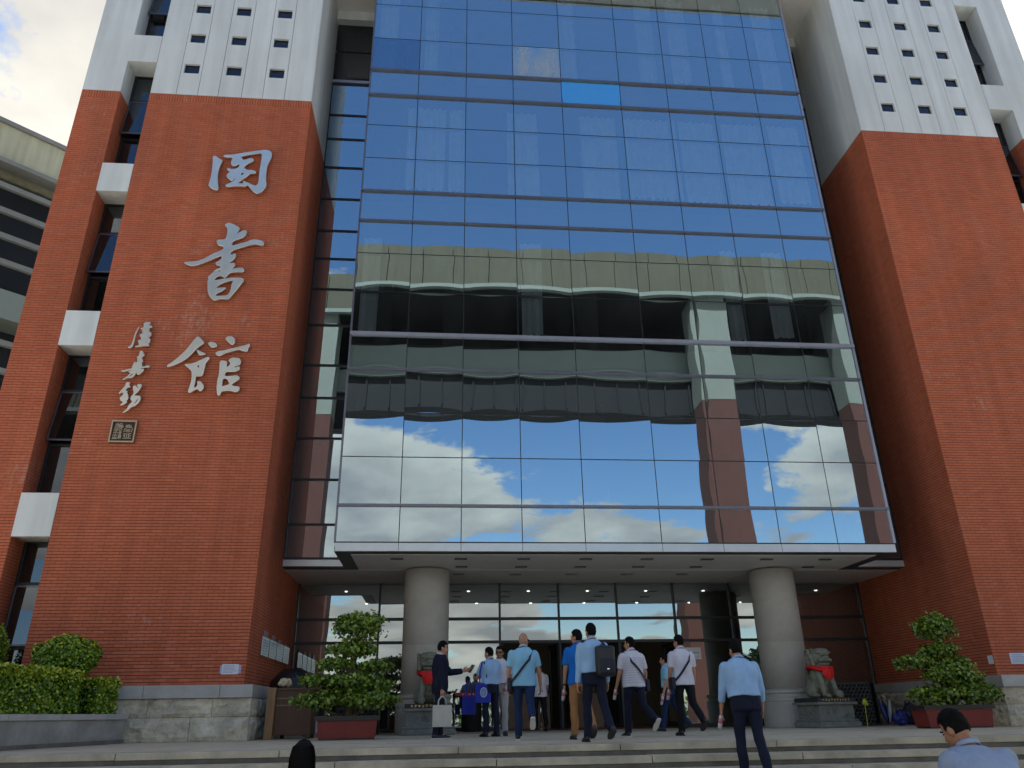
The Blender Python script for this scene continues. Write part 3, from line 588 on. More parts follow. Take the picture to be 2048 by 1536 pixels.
# body of the library behind everything
part(G().box(CX - O_OUT + 0.05, CX - P_OUT, YB, 44, 0, 24).box(CX + P_OUT, CX + O_OUT - 0.05, YB, 44, 0, 24).box(CX - P_OUT, CX + P_OUT, 32.3, 44, 0, ZTOP), 'rear_block', M['white'])
part(G().box(CX - P_OUT + 0.03, CX - P_IN - 0.03, YB + 0.32, 32.2, 0, ZTOP).box(CX + P_IN + 0.03, CX + P_OUT - 0.03, YB + 0.32, 32.2, 0, ZTOP), 'side_rooms', M['int_slab'])
tag(G().box(2.2, 7.0, YB - 0.75, YB - 0.08, -0.003, 0.012).build('doormat', M['mat_red']), 'dark red doormat lying before the open glass entrance doors', 'doormat')
GLYPHS = {
 'guo': ((-6.745,13.99), [[(0.016,1.24),(0.065,1.24),(0.168,1.15),(0.261,1.11),(0.258,1.05),(0.22,0.927),(0.204,0.801),(0.196,0.663),(0.209,0.486),(0.238,0.311),(0.273,0.164),(0.273,0.083),(0.228,0.061),(0.139,0.089),(0.037,0.171),(0.008,0.231),(0.033,0.435),(0.041,0.654),(0.031,0.847),(0.013,1.1),(0,1.19)], [(0.291,1.3),(0.507,1.31),(0.72,1.37),(0.921,1.43),(1.13,1.48),(1.36,1.54),(1.49,1.54),(1.58,1.49),(1.61,1.41),(1.61,1.29),(1.56,1.13),(1.52,0.96),(1.52,0.793),(1.53,0.559),(1.57,0.356),(1.57,0.247),(1.52,0.136),(1.46,0.052),(1.38,0),(1.3,0.023),(1.24,0.081),(1.15,0.198),(1.08,0.275),(1.04,0.279),(1.01,0.224),(0.902,0.236),(0.741,0.232),(0.521,0.188),(0.461,0.242),(0.52,0.279),(0.64,0.353),(0.713,0.459),(0.73,0.512),(0.696,0.506),(0.623,0.397),(0.595,0.412),(0.479,0.515),(0.456,0.568),(0.483,0.652),(0.541,0.71),(0.505,0.736),(0.443,0.794),(0.455,0.829),(0.55,0.807),(0.678,0.821),(0.748,0.874),(0.775,0.959),(0.763,1.01),(0.693,0.968),(0.634,0.916),(0.566,0.94),(0.525,1),(0.524,1.1),(0.558,1.22),(0.517,1.24),(0.301,1.22)], [(0.733,1.26),(0.932,1.33),(1.15,1.39),(1.31,1.43),(1.35,1.38),(1.36,1.17),(1.35,0.95),(1.35,0.728),(1.36,0.508),(1.36,0.345),(1.3,0.26),(1.22,0.276),(1.13,0.325),(0.991,0.386),(0.924,0.409),(0.937,0.369),(1.01,0.332),(0.955,0.325),(0.774,0.313),(0.839,0.398),(0.934,0.499),(1.02,0.586),(1.08,0.686),(1.24,0.701),(1.23,0.763),(1.15,0.8),(0.996,0.798),(0.902,0.855),(0.886,0.896),(0.921,0.967),(1,1.04),(1.13,1.13),(1.12,1.2),(1.04,1.22),(0.93,1.17),(0.835,1.14),(0.792,1.22)], [(0.843,0.713),(0.931,0.705),(0.907,0.634),(0.842,0.59)]]),
 'shu': ((-7.029,10.526), [[(0.907,2.37),(0.984,2.44),(1.09,2.42),(1.31,2.3),(1.29,2.2),(1.23,2.07),(1.3,2.12),(1.44,2.22),(1.51,2.2),(1.5,2.08),(1.44,1.98),(1.32,1.92),(1.16,1.84),(1.17,1.69),(1.34,1.76),(1.54,1.83),(1.68,1.92),(1.81,1.93),(1.95,1.9),(2.01,1.84),(2,1.74),(1.78,1.8),(1.58,1.72),(1.39,1.64),(1.18,1.54),(1.17,1.38),(1.23,1.43),(1.31,1.46),(1.31,1.34),(1.25,1.24),(1.18,1.18),(1.19,1.14),(1.33,1.16),(1.32,1.06),(1.26,0.982),(1.19,0.933),(1.32,0.984),(1.53,1.02),(1.58,0.976),(1.58,0.885),(1.42,0.887),(1.24,0.862),(1.16,0.759),(1.13,0.685),(1.07,0.737),(0.996,0.752),(0.896,0.703),(0.853,0.629),(0.88,0.594),(1.03,0.636),(1.25,0.689),(1.41,0.705),(1.57,0.702),(1.62,0.64),(1.57,0.539),(1.46,0.319),(1.35,0.137),(1.29,0.037),(1.1,0.057),(0.976,0),(0.897,0.023),(0.79,0.152),(0.74,0.293),(0.698,0.596),(0.724,0.633),(0.685,0.695),(0.789,0.817),(0.85,0.929),(0.978,0.998),(0.985,1.06),(0.908,1.07),(0.833,1.11),(0.835,1.16),(0.934,1.22),(0.969,1.3),(0.957,1.39),(0.828,1.32),(0.643,1.21),(0.46,1.11),(0.317,1.04),(0.197,1.03),(0.068,1.08),(0,1.13),(0.165,1.15),(0.344,1.17),(0.514,1.26),(0.707,1.42),(0.98,1.57),(0.964,1.69),(0.856,1.69),(0.785,1.76),(0.763,1.87),(0.984,1.89),(1.01,2.02),(1.01,2.17),(0.988,2.29)], [(0.882,0.866),(0.927,0.923),(1,0.926),(0.994,0.88)], [(0.926,0.389),(1.04,0.501),(1.19,0.578),(1.33,0.629),(1.36,0.612),(1.33,0.494),(1.33,0.314),(1.27,0.152),(1.09,0.136),(0.962,0.123),(0.952,0.194),(1.08,0.269),(1.17,0.353),(1.18,0.389),(1.06,0.381),(0.93,0.362)]]),
 'guan': ((-6.975,7.818), [[(0,0.8),(0.09,0.873),(0.188,0.973),(0.304,1.11),(0.398,1.24),(0.487,1.41),(0.56,1.55),(0.627,1.64),(0.707,1.57),(0.796,1.47),(0.795,1.44),(0.702,1.36),(0.623,1.27),(0.549,1.15),(0.454,1.02),(0.334,0.912),(0.209,0.837),(0.083,0.776),(0.017,0.762)], [(0.648,1.26),(0.722,1.22),(0.875,1.15),(0.873,1.13),(0.751,1.1),(0.701,1.17)], [(0.914,1.45),(0.961,1.49),(1.06,1.47),(1.13,1.41),(1.13,1.35),(1.07,1.34),(1.01,1.33),(0.977,1.38),(0.932,1.41)], [(1.32,1.6),(1.37,1.65),(1.47,1.66),(1.55,1.6),(1.56,1.51),(1.53,1.42),(1.48,1.44),(1.38,1.53)], [(1.13,1.18),(1.19,1.22),(1.33,1.25),(1.52,1.31),(1.68,1.36),(1.84,1.41),(1.93,1.46),(1.95,1.41),(1.91,1.34),(1.91,1.24),(1.84,1.25),(1.74,1.28),(1.7,1.3),(1.53,1.24),(1.36,1.18),(1.24,1.09),(1.16,1.13)], [(0.412,0.843),(0.548,0.846),(0.677,0.895),(0.814,0.976),(0.951,1.06),(1,1.04),(0.983,0.994),(0.916,0.901),(0.913,0.797),(0.905,0.655),(0.879,0.52),(0.787,0.524),(0.732,0.517),(0.734,0.421),(0.73,0.294),(0.734,0.193),(0.797,0.22),(0.82,0.296),(0.796,0.384),(0.877,0.374),(0.945,0.286),(0.967,0.211),(0.914,0.109),(0.851,0.158),(0.814,0.182),(0.722,0.117),(0.673,0.072),(0.61,0.084),(0.629,0.216),(0.652,0.368),(0.647,0.521),(0.62,0.661),(0.568,0.711),(0.49,0.774)], [(0.742,0.845),(0.783,0.833),(0.78,0.736),(0.721,0.786)], [(1.27,0.969),(1.42,0.953),(1.45,0.902),(1.44,0.824),(1.47,0.792),(1.5,0.812),(1.54,0.878),(1.52,0.943),(1.48,0.981),(1.55,1.05),(1.69,1.05),(1.76,1.02),(1.78,0.937),(1.76,0.858),(1.67,0.83),(1.61,0.776),(1.65,0.771),(1.76,0.819),(1.78,0.755),(1.73,0.689),(1.64,0.661),(1.44,0.662),(1.43,0.566),(1.46,0.528),(1.61,0.544),(1.72,0.566),(1.8,0.523),(1.79,0.446),(1.7,0.38),(1.64,0.328),(1.65,0.277),(1.72,0.266),(1.83,0.256),(1.84,0.168),(1.78,0.109),(1.71,0.127),(1.61,0.15),(1.47,0.134),(1.4,0.113),(1.39,0.032),(1.36,0),(1.33,0.043),(1.29,0.218),(1.28,0.434),(1.3,0.562),(1.29,0.729)], [(1.4,0.284),(1.39,0.437),(1.43,0.489),(1.51,0.465),(1.56,0.402),(1.59,0.314),(1.51,0.28),(1.41,0.253)]]),
 'lu': ((-8.017,9.076), [[(0.163,0.599),(0.15,0.578),(0.132,0.519),(0.109,0.426),(0.099,0.322),(0.091,0.205),(0.07,0.101),(0.02,0.041),(0,0.008),(0.055,0),(0.095,0.024),(0.113,0.082),(0.123,0.18),(0.123,0.309),(0.134,0.44),(0.16,0.52),(0.172,0.579)], [(0.269,0.721),(0.329,0.753),(0.431,0.749),(0.431,0.719),(0.384,0.658),(0.463,0.661),(0.5,0.609),(0.485,0.596),(0.419,0.587),(0.44,0.528),(0.418,0.488),(0.483,0.471),(0.509,0.419),(0.49,0.359),(0.433,0.299),(0.498,0.281),(0.512,0.23),(0.494,0.171),(0.462,0.125),(0.512,0.094),(0.482,0.074),(0.388,0.071),(0.28,0.049),(0.182,0.033),(0.172,0.058),(0.262,0.087),(0.239,0.157),(0.209,0.234),(0.296,0.25),(0.27,0.301),(0.238,0.358),(0.23,0.404),(0.311,0.426),(0.269,0.471),(0.271,0.497),(0.301,0.517),(0.228,0.548),(0.222,0.581),(0.293,0.596),(0.282,0.662)], [(0.411,0.396),(0.438,0.404),(0.438,0.371),(0.416,0.37)], [(0.405,0.168),(0.429,0.221),(0.438,0.202),(0.424,0.156)]]),
 'jia': ((-8.067,8.198), [[(0.363,0.801),(0.394,0.815),(0.439,0.778),(0.458,0.733),(0.486,0.702),(0.474,0.67),(0.436,0.637),(0.43,0.605),(0.464,0.568),(0.477,0.524),(0.452,0.479),(0.471,0.429),(0.486,0.372),(0.525,0.373),(0.592,0.4),(0.662,0.408),(0.663,0.37),(0.639,0.351),(0.55,0.355),(0.476,0.334),(0.421,0.301),(0.48,0.309),(0.534,0.317),(0.541,0.279),(0.516,0.228),(0.471,0.171),(0.432,0.145),(0.4,0.169),(0.382,0.213),(0.361,0.206),(0.349,0.149),(0.32,0.092),(0.272,0.054),(0.195,0.058),(0.136,0.02),(0.074,0),(0.125,0.05),(0.182,0.102),(0.23,0.171),(0.247,0.197),(0.183,0.22),(0.195,0.245),(0.26,0.247),(0.256,0.272),(0.16,0.257),(0.078,0.221),(0.022,0.229),(0,0.259),(0.061,0.255),(0.149,0.288),(0.248,0.316),(0.25,0.366),(0.269,0.449),(0.282,0.499),(0.325,0.475),(0.357,0.514),(0.339,0.552),(0.342,0.603),(0.314,0.634),(0.363,0.673)], [(0.212,0.084),(0.246,0.14),(0.296,0.198),(0.306,0.173),(0.273,0.11)]]),
 'xi': ((-8.011,7.311), [[(0.125,0.819),(0.201,0.82),(0.211,0.794),(0.196,0.748),(0.243,0.716),(0.237,0.683),(0.183,0.688),(0.161,0.648),(0.135,0.602),(0.202,0.583),(0.182,0.531),(0.22,0.512),(0.229,0.447),(0.249,0.415),(0.24,0.369),(0.207,0.329),(0.241,0.297),(0.207,0.264),(0.158,0.212),(0.083,0.217),(0.108,0.237),(0.142,0.27),(0.134,0.315),(0.073,0.333),(0.046,0.417),(0.108,0.457),(0.107,0.562),(0.069,0.548),(0.018,0.507),(0,0.527),(0.038,0.593),(0.087,0.673),(0.122,0.739)], [(0.302,0.711),(0.343,0.744),(0.383,0.712),(0.439,0.661),(0.438,0.7),(0.395,0.746),(0.418,0.779),(0.476,0.781),(0.51,0.755),(0.492,0.688),(0.464,0.615),(0.435,0.549),(0.389,0.509),(0.378,0.476),(0.438,0.464),(0.506,0.472),(0.539,0.414),(0.535,0.336),(0.491,0.257),(0.428,0.185),(0.362,0.171),(0.306,0.092),(0.236,0.033),(0.179,0),(0.229,0.072),(0.281,0.137),(0.278,0.188),(0.333,0.267),(0.359,0.319),(0.309,0.37),(0.302,0.442),(0.341,0.488),(0.358,0.554),(0.329,0.619)], [(0.394,0.249),(0.438,0.327),(0.481,0.413),(0.49,0.394),(0.474,0.322),(0.432,0.263)]]),
}
# ------------------------------------------------------------------ steel lettering on the left pier
def outline(polys, depth, bevel=0.0, smooth=2):
    """2-D outlines (with holes) as a solid plate in the XZ plane, front towards -Y"""
    cu = bpy.data.curves.new('outline', 'CURVE'); cu.dimensions = '2D'; cu.fill_mode = 'BOTH'; cu.extrude = depth/2; cu.bevel_depth = bevel
    for p in polys:
        pts = [Vector((x, z)) for x, z in p]
        for _ in range(smooth):                       # corner cutting keeps the brush shapes soft
            q = []
            for i in range(len(pts)):
                a, b = pts[i], pts[(i+1) % len(pts)]; q += [a*0.78 + b*0.22, a*0.22 + b*0.78]
            pts = q
        sp = cu.splines.new('POLY'); sp.points.add(len(pts) - 1); sp.use_cyclic_u = True
        for i, v in enumerate(pts): sp.points[i].co = (v.x, v.y, 0, 1)
    o = bpy.data.objects.new('outline', cu); COL.objects.link(o)
    dg = bpy.context.evaluated_depsgraph_get(); dg.update()
    me = bpy.data.meshes.new_from_object(o.evaluated_get(dg)); bpy.data.objects.remove(o); bpy.data.curves.remove(cu)
    me.transform(Matrix.Rotation(R(90), 4, 'X')); me.materials.clear(); return me
GL = [('guo', 'top large steel character of the vertical name on the left brick pier'),
      ('shu', 'middle large steel character with a long slanting stroke on the left brick pier'),
      ('guan', 'lowest large steel character, made of seven pieces, on the left brick pier'),
      ('lu', 'top small steel character of the signature column on the left brick pier'),
      ('jia', 'middle small steel character of the signature column on the left brick pier'),
      ('xi', 'lowest small steel character of the signature, just above the square seal')]
for k, lab in GL:
    (ax, az), polys = GLYPHS[k]
    big = k in ('guo', 'shu', 'guan')
    me = outline(polys, 0.06 if big else 0.05, 0.010 if big else 0.005, 1 if big else 1); me.name = 'wall_character'
    o = new('wall_character', me, M['steel'], None, (ax, 18.21, az))
    tag(o, lab, 'lettering', 'steel calligraphy on the brick pier')
# the square seal: frame, dark ground, raised seal script
seal = thing('wall_seal', 'square bronze seal with raised script and dark red ground below the signature', 'seal', (-7.75, 18.24, 6.855))
child(G().box(-0.285, 0.285, 0.0, 0.05, -0.27, 0.27).build('seal_ground', mat('seal_ground', (0.055, 0.018, 0.016), 0.6)), seal)
fr = G().box(-0.295, 0.295, -0.035, 0.051, 0.245, 0.28).box(-0.295, 0.295, -0.035, 0.051, -0.28, -0.245).box(-0.295, -0.262, -0.0345, 0.05, -0.245, 0.245).box(0.262, 0.295, -0.0345, 0.05, -0.245, 0.245)
M['bronze'] = mat('pale_bronze', (0.50, 0.43, 0.32), 0.35, 0.9, var=0.1, vscale=9)
child(fr.build('seal_frame', M['bronze']), seal)
SEAL = [  # left column: upper and lower character, right column: one tall character (u right, v down, 0..1)
 [(.12,.10),(.30,.14)],[(.22,.05),(.22,.22)],[(.12,.17),(.44,.17)],[(.30,.08),(.42,.10)],[(.28,.22),(.46,.22)],[(.10,.27),(.48,.27)],
 [(.10,.36),(.20,.36),(.20,.45),(.10,.45),(.10,.36)],[(.25,.33),(.23,.47)],[(.31,.34),(.43,.34),(.43,.45),(.31,.45),(.31,.34)],
 [(.08,.58),(.18,.51),(.27,.58)],[(.18,.53),(.17,.88)],[(.07,.70),(.27,.70)],[(.09,.80),(.13,.85)],[(.26,.80),(.22,.85)],[(.06,.89),(.28,.89)],
 [(.33,.52),(.44,.52),(.43,.63),(.32,.63),(.33,.52)],[(.33,.575),(.43,.575)],[(.32,.70),(.45,.70),(.43,.88),(.38,.86)],[(.37,.72),(.31,.82)],[(.41,.72),(.34,.88)],
 [(.70,.13),(.70,.26)],[(.60,.17),(.82,.17)],[(.58,.22),(.84,.24)],[(.54,.52),(.57,.34),(.66,.28),(.86,.28),(.90,.34),(.89,.52)],
 [(.63,.40),(.80,.38),(.82,.48),(.74,.53),(.64,.51),(.61,.45),(.63,.40)],[(.61,.46),(.82,.44)],[(.72,.38),(.72,.53)],
 [(.54,.62),(.70,.64),(.88,.60)],[(.60,.64),(.60,.72)],[(.70,.64),(.69,.84)],[(.79,.64),(.78,.84)],[(.55,.72),(.62,.78)],[(.88,.70),(.82,.75)],[(.54,.86),(.90,.85)]]
gm = G()
for st in SEAL:
    for (a, b) in zip(st[:-1], st[1:]):
        p0 = Vector(((a[0]-0.5)*0.52, 0, (0.5-a[1])*0.48)); p1 = Vector(((b[0]-0.5)*0.52, 0, (0.5-b[1])*0.48)); d = (p1 - p0); t = d.normalized(); nrm = Vector((t.z, 0, -t.x))
        gm.obox((p0+p1)/2 + Vector((0, -0.008, 0)), d/2 + t*0.006, (0, 0.009, 0), nrm*0.009)
child(gm.build('seal_script', M['bronze']), seal)

def lines_of_print(gm, x0, x1, z0, z1, y, rows, rr, put):
    h = (z1 - z0)/rows
    for r_ in range(rows):
        x = x0; z = z1 - (r_ + 0.5)*h; end = x1 - rr.random()*0.35*(x1 - x0)
        while x < end:
            w = rr.uniform(0.010, 0.03); put(gm, x, min(x + w, x1), z - h*0.22, z + h*0.22); x += w + rr.uniform(0.004, 0.01)
rp = random.Random(5)
# notice on the left pier, white sheet with taped lavender edge
n1 = thing('paper_notice', 'small white printed notice taped low on the left brick pier near its corner', 'notice', (-4.53, YP - 0.010, 1.415))
M['tape'] = mat('lavender_tape', (0.42, 0.36, 0.62), 0.4)
child(G().box(-0.23, 0.22, -0.004, 0, -0.09, 0.085).build('tape', M['tape']), n1)
child(G().box(-0.19, 0.165, -0.007, -0.0045, -0.105, 0.105).build('sheet', M['paper']), n1)
gm = G(); lines_of_print(gm, -0.16, 0.13, -0.08, 0.085, 0, 6, rp, lambda q, a, b, c, d: q.box(a, b, -0.0085, -0.0072, c, d)); child(gm.build('print', M['ink']), n1)
n2 = thing('paper_notice', 'pale blue printed notice on the right brick pier at the edge of the picture', 'notice', (13.90, YP - 0.010, 1.465))
child(G().box(-0.27, 0.27, -0.004, 0, -0.125, 0.125).build('sheet', M['paper_blue']), n2)
gm = G(); lines_of_print(gm, -0.23, 0.2, -0.10, 0.10, 0, 5, rp, lambda q, a, b, c, d: q.box(a, b, -0.006, -0.0043, c, d)); child(gm.build('print', M['ink']), n2)
n3 = G().box(13.205, 13.2085, 18.31, 18.50, 1.35, 1.545).build('paper_sheet', M['paper']); tag(n3, 'small square white paper on the shaded side of the right brick pier', 'notice')
# four steel plaques on the inner side of the left pier
M['plaque'] = mat('plaque_steel', (0.42, 0.44, 0.47), 0.3, 0.8, var=0.15, vscale=5)
PLN = ['first steel plaque with a pink label on the pier side, nearest the pier corner', 'second steel plaque with a pink label on the pier side from the corner',
       'third steel plaque with a pink label on the pier side from the corner', 'fourth steel plaque on the pier side, deepest under the canopy']
for i in range(4):
    y = 19.50 + i*0.92
    p = thing('wall_plaque', PLN[i], 'plaque', (-4.205, y + 0.40, 2.0), 0, 'steel plaques on the inner pier side')
    child(G().bbox(0.0, 0.03, -0.39, 0.39, -0.21, 0.22, 0.006).build('plate', M['plaque']), p)
    child(G().box(0.0, 0.02, -0.18, 0.20, 0.235, 0.37 - 0.03*i).build('label', mat('pink_label%d' % i, (0.42, 0.26, 0.28), 0.6)), p)
    gm = G()
    for k in range(6):
        a = -0.32
        while a < 0.28: w = rp.uniform(0.02, 0.06); gm.box(0.0302, 0.0315, a, a + w, 0.13 - k*0.06, 0.15 - k*0.06); a += w + 0.015
    stuff(child(gm.build('engraving', M['ink']), p))

# ------------------------------------------------------------------ building across the plaza (seen mirrored in the glass)
opp = thing('bridge_building', 'raised bridge building on brick piers mirrored in the library glass', 'building', (5.5, -14, -1.24))
def op(gm, name, m, par=opp, **k): return gm.build(name, m, par, **k)
M['olive'] = mat('beige_parapet', (0.088, 0.086, 0.058), 0.8, var=0.08, vscale=0.5, coord='World', streak=0.12)
M['opp_band'] = mat('pale_green_band', (0.20, 0.235, 0.21), 0.7, var=0.06, vscale=0.6, coord='World')
M['opp_brick'] = mat('far_brick', (0.085, 0.032, 0.026), 0.85, var=0.12, vscale=0.8, coord='World')
M['opp_dark'] = mat('far_window_dark', (0.016, 0.018, 0.022), 0.7, spec=0.25)
M['opp_white'] = mat('far_white_pier', (0.19, 0.215, 0.19), 0.7, var=0.05, vscale=0.6, coord='World')
xa = -42.0
while xa < 58:
    op(G().box(xa + 0.03, xa + 2.47, -12.2, -12.0, 30.15, 33.4), 'parapet_panel', M['olive']); xa += 2.5
op(G().box(-42, 58, -24, -12.25, 30.02, 33.2), 'roof_slab', M['opp_dark'])
op(G().box(-42, 58, -12.35, -11.9, 29.75, 30.10), 'roof_edge', M['opp_band'])
op(G().box(-42, 58, -20.2, -20.0, 24.5, 30.0), 'back_wall', M['opp_dark']); op(G().box(-42, 58, -16.7, -16.5, 21.4, 24.19), 'rear_wall', M['opp_dark'])
op(G().box(-42, 58, -15.3, -15.0, 24.5, 26.4), 'balcony_parapet', M['opp_band'])
op(G().box(-42, 58, -19.9, -15.0, 24.2, 24.48), 'floor_slab', M['opp_band'])
op(G().box(-42, 58, -15.5, -15.35, 21.4, 24.18), 'window_band', M['opp_dark'])
op(G().box(-42, 58, -16.6, -15.3, 21.2, 21.38), 'underside', M['opp_dark'])
xa = -42.0
while xa < 58:
    op(G().box(xa, xa + 0.12, -15.33, -15.2, 21.4, 24.18), 'window_mullion', M['opp_dark']); op(G().box(xa + 0.8, xa + 1.2, -19.98, -19.9, 26.5, 29.6), 'wall_post', M['opp_dark']); xa += 1.9
for xp in (-34.0, -22.5, -11.0, 18.9, 30.3, 42.0):
    w = 2.5
    op(G().box(xp, xp + w, -14.6, -12.4, -1.24, 21.4), 'pier', M['opp_brick'])
    op(G().box(xp, xp + w, -14.6, -12.38, 21.404, 30.0), 'white_pier', M['opp_white'])

# neighbouring wing at far left
wing = thing('neighbour_wing', 'cream topped wing with grey horizontal fins behind the left edge of the library', 'building', (-24, 33, 0), R(90 - 47.74))
def wp(gm, name, m): return child(gm.build(name, m), wing)
# local x runs along the facade (towards the library), local -y faces the plaza; the wing stands left of the library
M['cream'] = mat('cream_wall', (0.42, 0.40, 0.28), 0.8, var=0.10, vscale=0.4, coord='World', streak=0.15)
M['fin'] = mat('grey_fin', (0.20, 0.20, 0.185), 0.75, var=0.1, vscale=1, coord='World')
wp(G().box(-26, 9, 0, 10, 27.2, 29.3), 'parapet', M['cream'])
wp(G().box(-26, 9.1, -0.15, 10, 29.3, 29.55), 'roof_cap', M['fin'])
wp(G().box(-26, 9, -0.25, 0.6, 26.95, 27.2), 'ledge', M['fin'])
wp(G().box(-26, 9, 1.6, 10, 0, 27.0), 'window_wall', M['opp_dark'])
for z in (25.6, 24.2, 22.8, 21.4, 17.2, 15.8, 14.4): wp(G().box(-26, 9, -0.12, 0.10, z, z + 0.28), 'fin', M['fin'])
for z in (18.6, 12.0, 8.0): wp(G().box(-26, 9, -0.05, 1.7, z, z + 1.5), 'spandrel', M['opp_band'])
for k in range(5):
    wp(G().box(-25 + 8*k, -24.8 + 8*k, 0.9, 1.1, 0, 27.0), 'post', M['fin'])

# ------------------------------------------------------------------ planting
def leaf_quads(gm, pts, nrm, size, rr, tone=(0.15, 0.95), up=0.0):
    for p, n in zip(pts, nrm):
        d = Vector((rr.gauss(0,1), rr.gauss(0,1), rr.gauss(0,1) + up)) ; d = (d*0.75 + n*0.9).normalized()
        a = d.orthogonal().normalized(); b = d.cross(a); th = rr.uniform(0, 6.283); a, b = a*math.cos(th) + b*math.sin(th), b*math.cos(th) - a*math.sin(th)
        s_ = size*rr.uniform(0.65, 1.3); t = p + a*s_; w = b*s_*0.42; m_ = p + a*s_*0.5 - d*s_*0.10
        v = min(1, max(0, rr.uniform(*tone)))
        gm.add([p, m_ + w + d*s_*0.08, t, m_ - w + d*s_*0.08], [(0, 1, 2, 3)], v)
def shell_points(c, r, n, rr, inner=0.72, lump=0.18, seed=0, lower=1.0):
    P_, N_ = [], []
    while len(P_) < n:
        d = Vector((rr.gauss(0,1), rr.gauss(0,1), rr.gauss(0,1))).normalized()
        if d.z < -0.2 and rr.random() > lower: continue
        k = (inner + (1 - inner)*rr.random()**0.6) * (1 + lump*noise.noise(d*2.3 + Vector((seed, seed*1.7, 0)))*1.6)
        P_.append(Vector(c) + Vector((d.x*r[0]*k, d.y*r[1]*k, d.z*r[2]*k))); N_.append(Vector((d.x/r[0], d.y/r[1], d.z/r[2])).normalized())
    return P_, N_
def bonsai(label, loc, pads, rz, seed, planter):
    rr = random.Random(seed)
    t = thing('potted_bonsai', label, 'bonsai', (loc[0], loc[1], loc[2]), rz)
    zt = max(p[2] for p in pads)
    trunk = [(0, 0, 0.0)]
    for i in range(1, 9): trunk.append((0.10*math.sin(i*0.9 + seed), 0.06*math.cos(i*1.1), (zt)*i/8))
    child(G().tube(trunk, [0.10*(1 - 0.085*i) for i in range(9)], 10).build('trunk', M['bark'], smooth=True), t)
    for (x, y, z, rx, ry, rz_, n) in pads:
        zc = max(0.15, z - rz_*0.5 - 0.18)
        k = min(8, int(zc/zt*8)); p0 = Vector(trunk[k]); p1 = Vector((x, y, z - rz_*0.35))
        if (p1 - p0).length > 0.12:
            child(G().tube([p0, (p0*0.45 + p1*0.55) + Vector((0, 0, -0.03)), p1], [0.045, 0.032, 0.016], 7).build('branch', M['bark'], smooth=True), t)
        gm = G()
        sd = rr.random()*50
        P_, N_ = shell_points((x, y, z), (rx, ry, rz_), n, rr, 0.35, 0.30, sd, 0.45)
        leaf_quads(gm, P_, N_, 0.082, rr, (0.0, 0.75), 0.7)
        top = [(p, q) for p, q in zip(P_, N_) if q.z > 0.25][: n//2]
        leaf_quads(gm, [p for p, q in top], [q for p, q in top], 0.078, rr, (0.55, 1.0), 1.2)  # lighter tones on upward leaves: highlights of the pad tops put into the colour
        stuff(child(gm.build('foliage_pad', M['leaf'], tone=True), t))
    # planter is a thing of its own
    x, y = loc[0], loc[1]; w, d, h = planter
    q = thing('red_planter', label.replace('clipped cloud pruned bonsai', 'red box planter with black rim holding the bonsai'), 'planter', (x, y, 0), rz, 'red box planters')
    gm = G(); 
    ring = lambda a, b, z: [(-a, -b, z), (a, -b, z), (a, b, z), (-a, b, z)]
    gm.loft([ring(w/2*0.94, d/2*0.94, 0.03), ring(w/2, d/2, h - 0.09)], True, True); child(gm.build('box', M['planter_red']), q)
    gm = G(); gm.box(-w/2 - 0.05, w/2 + 0.05, -d/2 - 0.05, -d/2 + 0.03, h - 0.088, h).box(-w/2 - 0.05, w/2 + 0.05, d/2 - 0.03, d/2 + 0.05, h - 0.088, h).box(-w/2 - 0.05, -w/2 + 0.03, -d/2 + 0.03, d/2 - 0.03, h - 0.088, h).box(w/2 - 0.03, w/2 + 0.05, -d/2 + 0.03, d/2 - 0.03, h - 0.088, h)
    child(gm.build('rim', M['planter_rim']), q)
    child(G().box(-w/2*0.92, w/2*0.92, -d/2*0.92, d/2*0.92, 0.0, 0.028).build('foot', M['planter_rim']), q)
    child(G().box(-w/2 + 0.031, w/2 - 0.031, -d/2 + 0.031, d/2 - 0.031, h - 0.085, h - 0.04).build('soil', M['soil']), q)
PADS_L = [(0.10, 0, 1.80, 0.52, 0.45, 0.34, 1500), (0.0, 0.05, 1.34, 0.55, 0.45, 0.15, 900), (-0.36, -0.1, 1.06, 0.36, 0.36, 0.12, 480), (0.46, 0.05, 1.02, 0.38, 0.36, 0.13, 480),
          (-0.66, 0.0, 0.76, 0.40, 0.36, 0.11, 560), (0.05, -0.3, 0.74, 0.50, 0.36, 0.12, 700), (0.52, -0.1, 0.66, 0.40, 0.4, 0.11, 460),
          (-0.62, -0.1, 0.36, 0.50, 0.40, 0.17, 850), (0.40, -0.3, 0.36, 0.54, 0.40, 0.19, 950), (-0.05, -0.15, 0.50, 0.36, 0.3, 0.11, 350)]
bonsai('tall clipped cloud pruned bonsai standing beside the left column', (-1.82, 17.25, 0.36), PADS_L, R(3), 21, (1.18, 0.62, 0.44))
PADS_R = [(0.02, 0, 1.72, 0.48, 0.45, 0.32, 1200), (0.05, 0.05, 1.24, 0.44, 0.42, 0.15, 700), (-0.62, 0.0, 1.00, 0.44, 0.40, 0.15, 650), (0.24, -0.05, 0.95, 0.44, 0.40, 0.16, 650),
          (0.0, -0.25, 0.72, 0.56, 0.42, 0.22, 1100), (0.45, -0.1, 0.62, 0.42, 0.4, 0.18, 600), (0.75, 0.0, 0.30, 0.50, 0.42, 0.22, 900), (-0.42, -0.1, 0.28, 0.46, 0.42, 0.22, 700), (0.15, -0.25, 0.34, 0.5, 0.4, 0.2, 700)]
bonsai('broad clipped cloud pruned bonsai standing before the right pier', (11.30, 17.45, 0.36), PADS_R, R(-2), 33, (1.50, 0.62, 0.46))

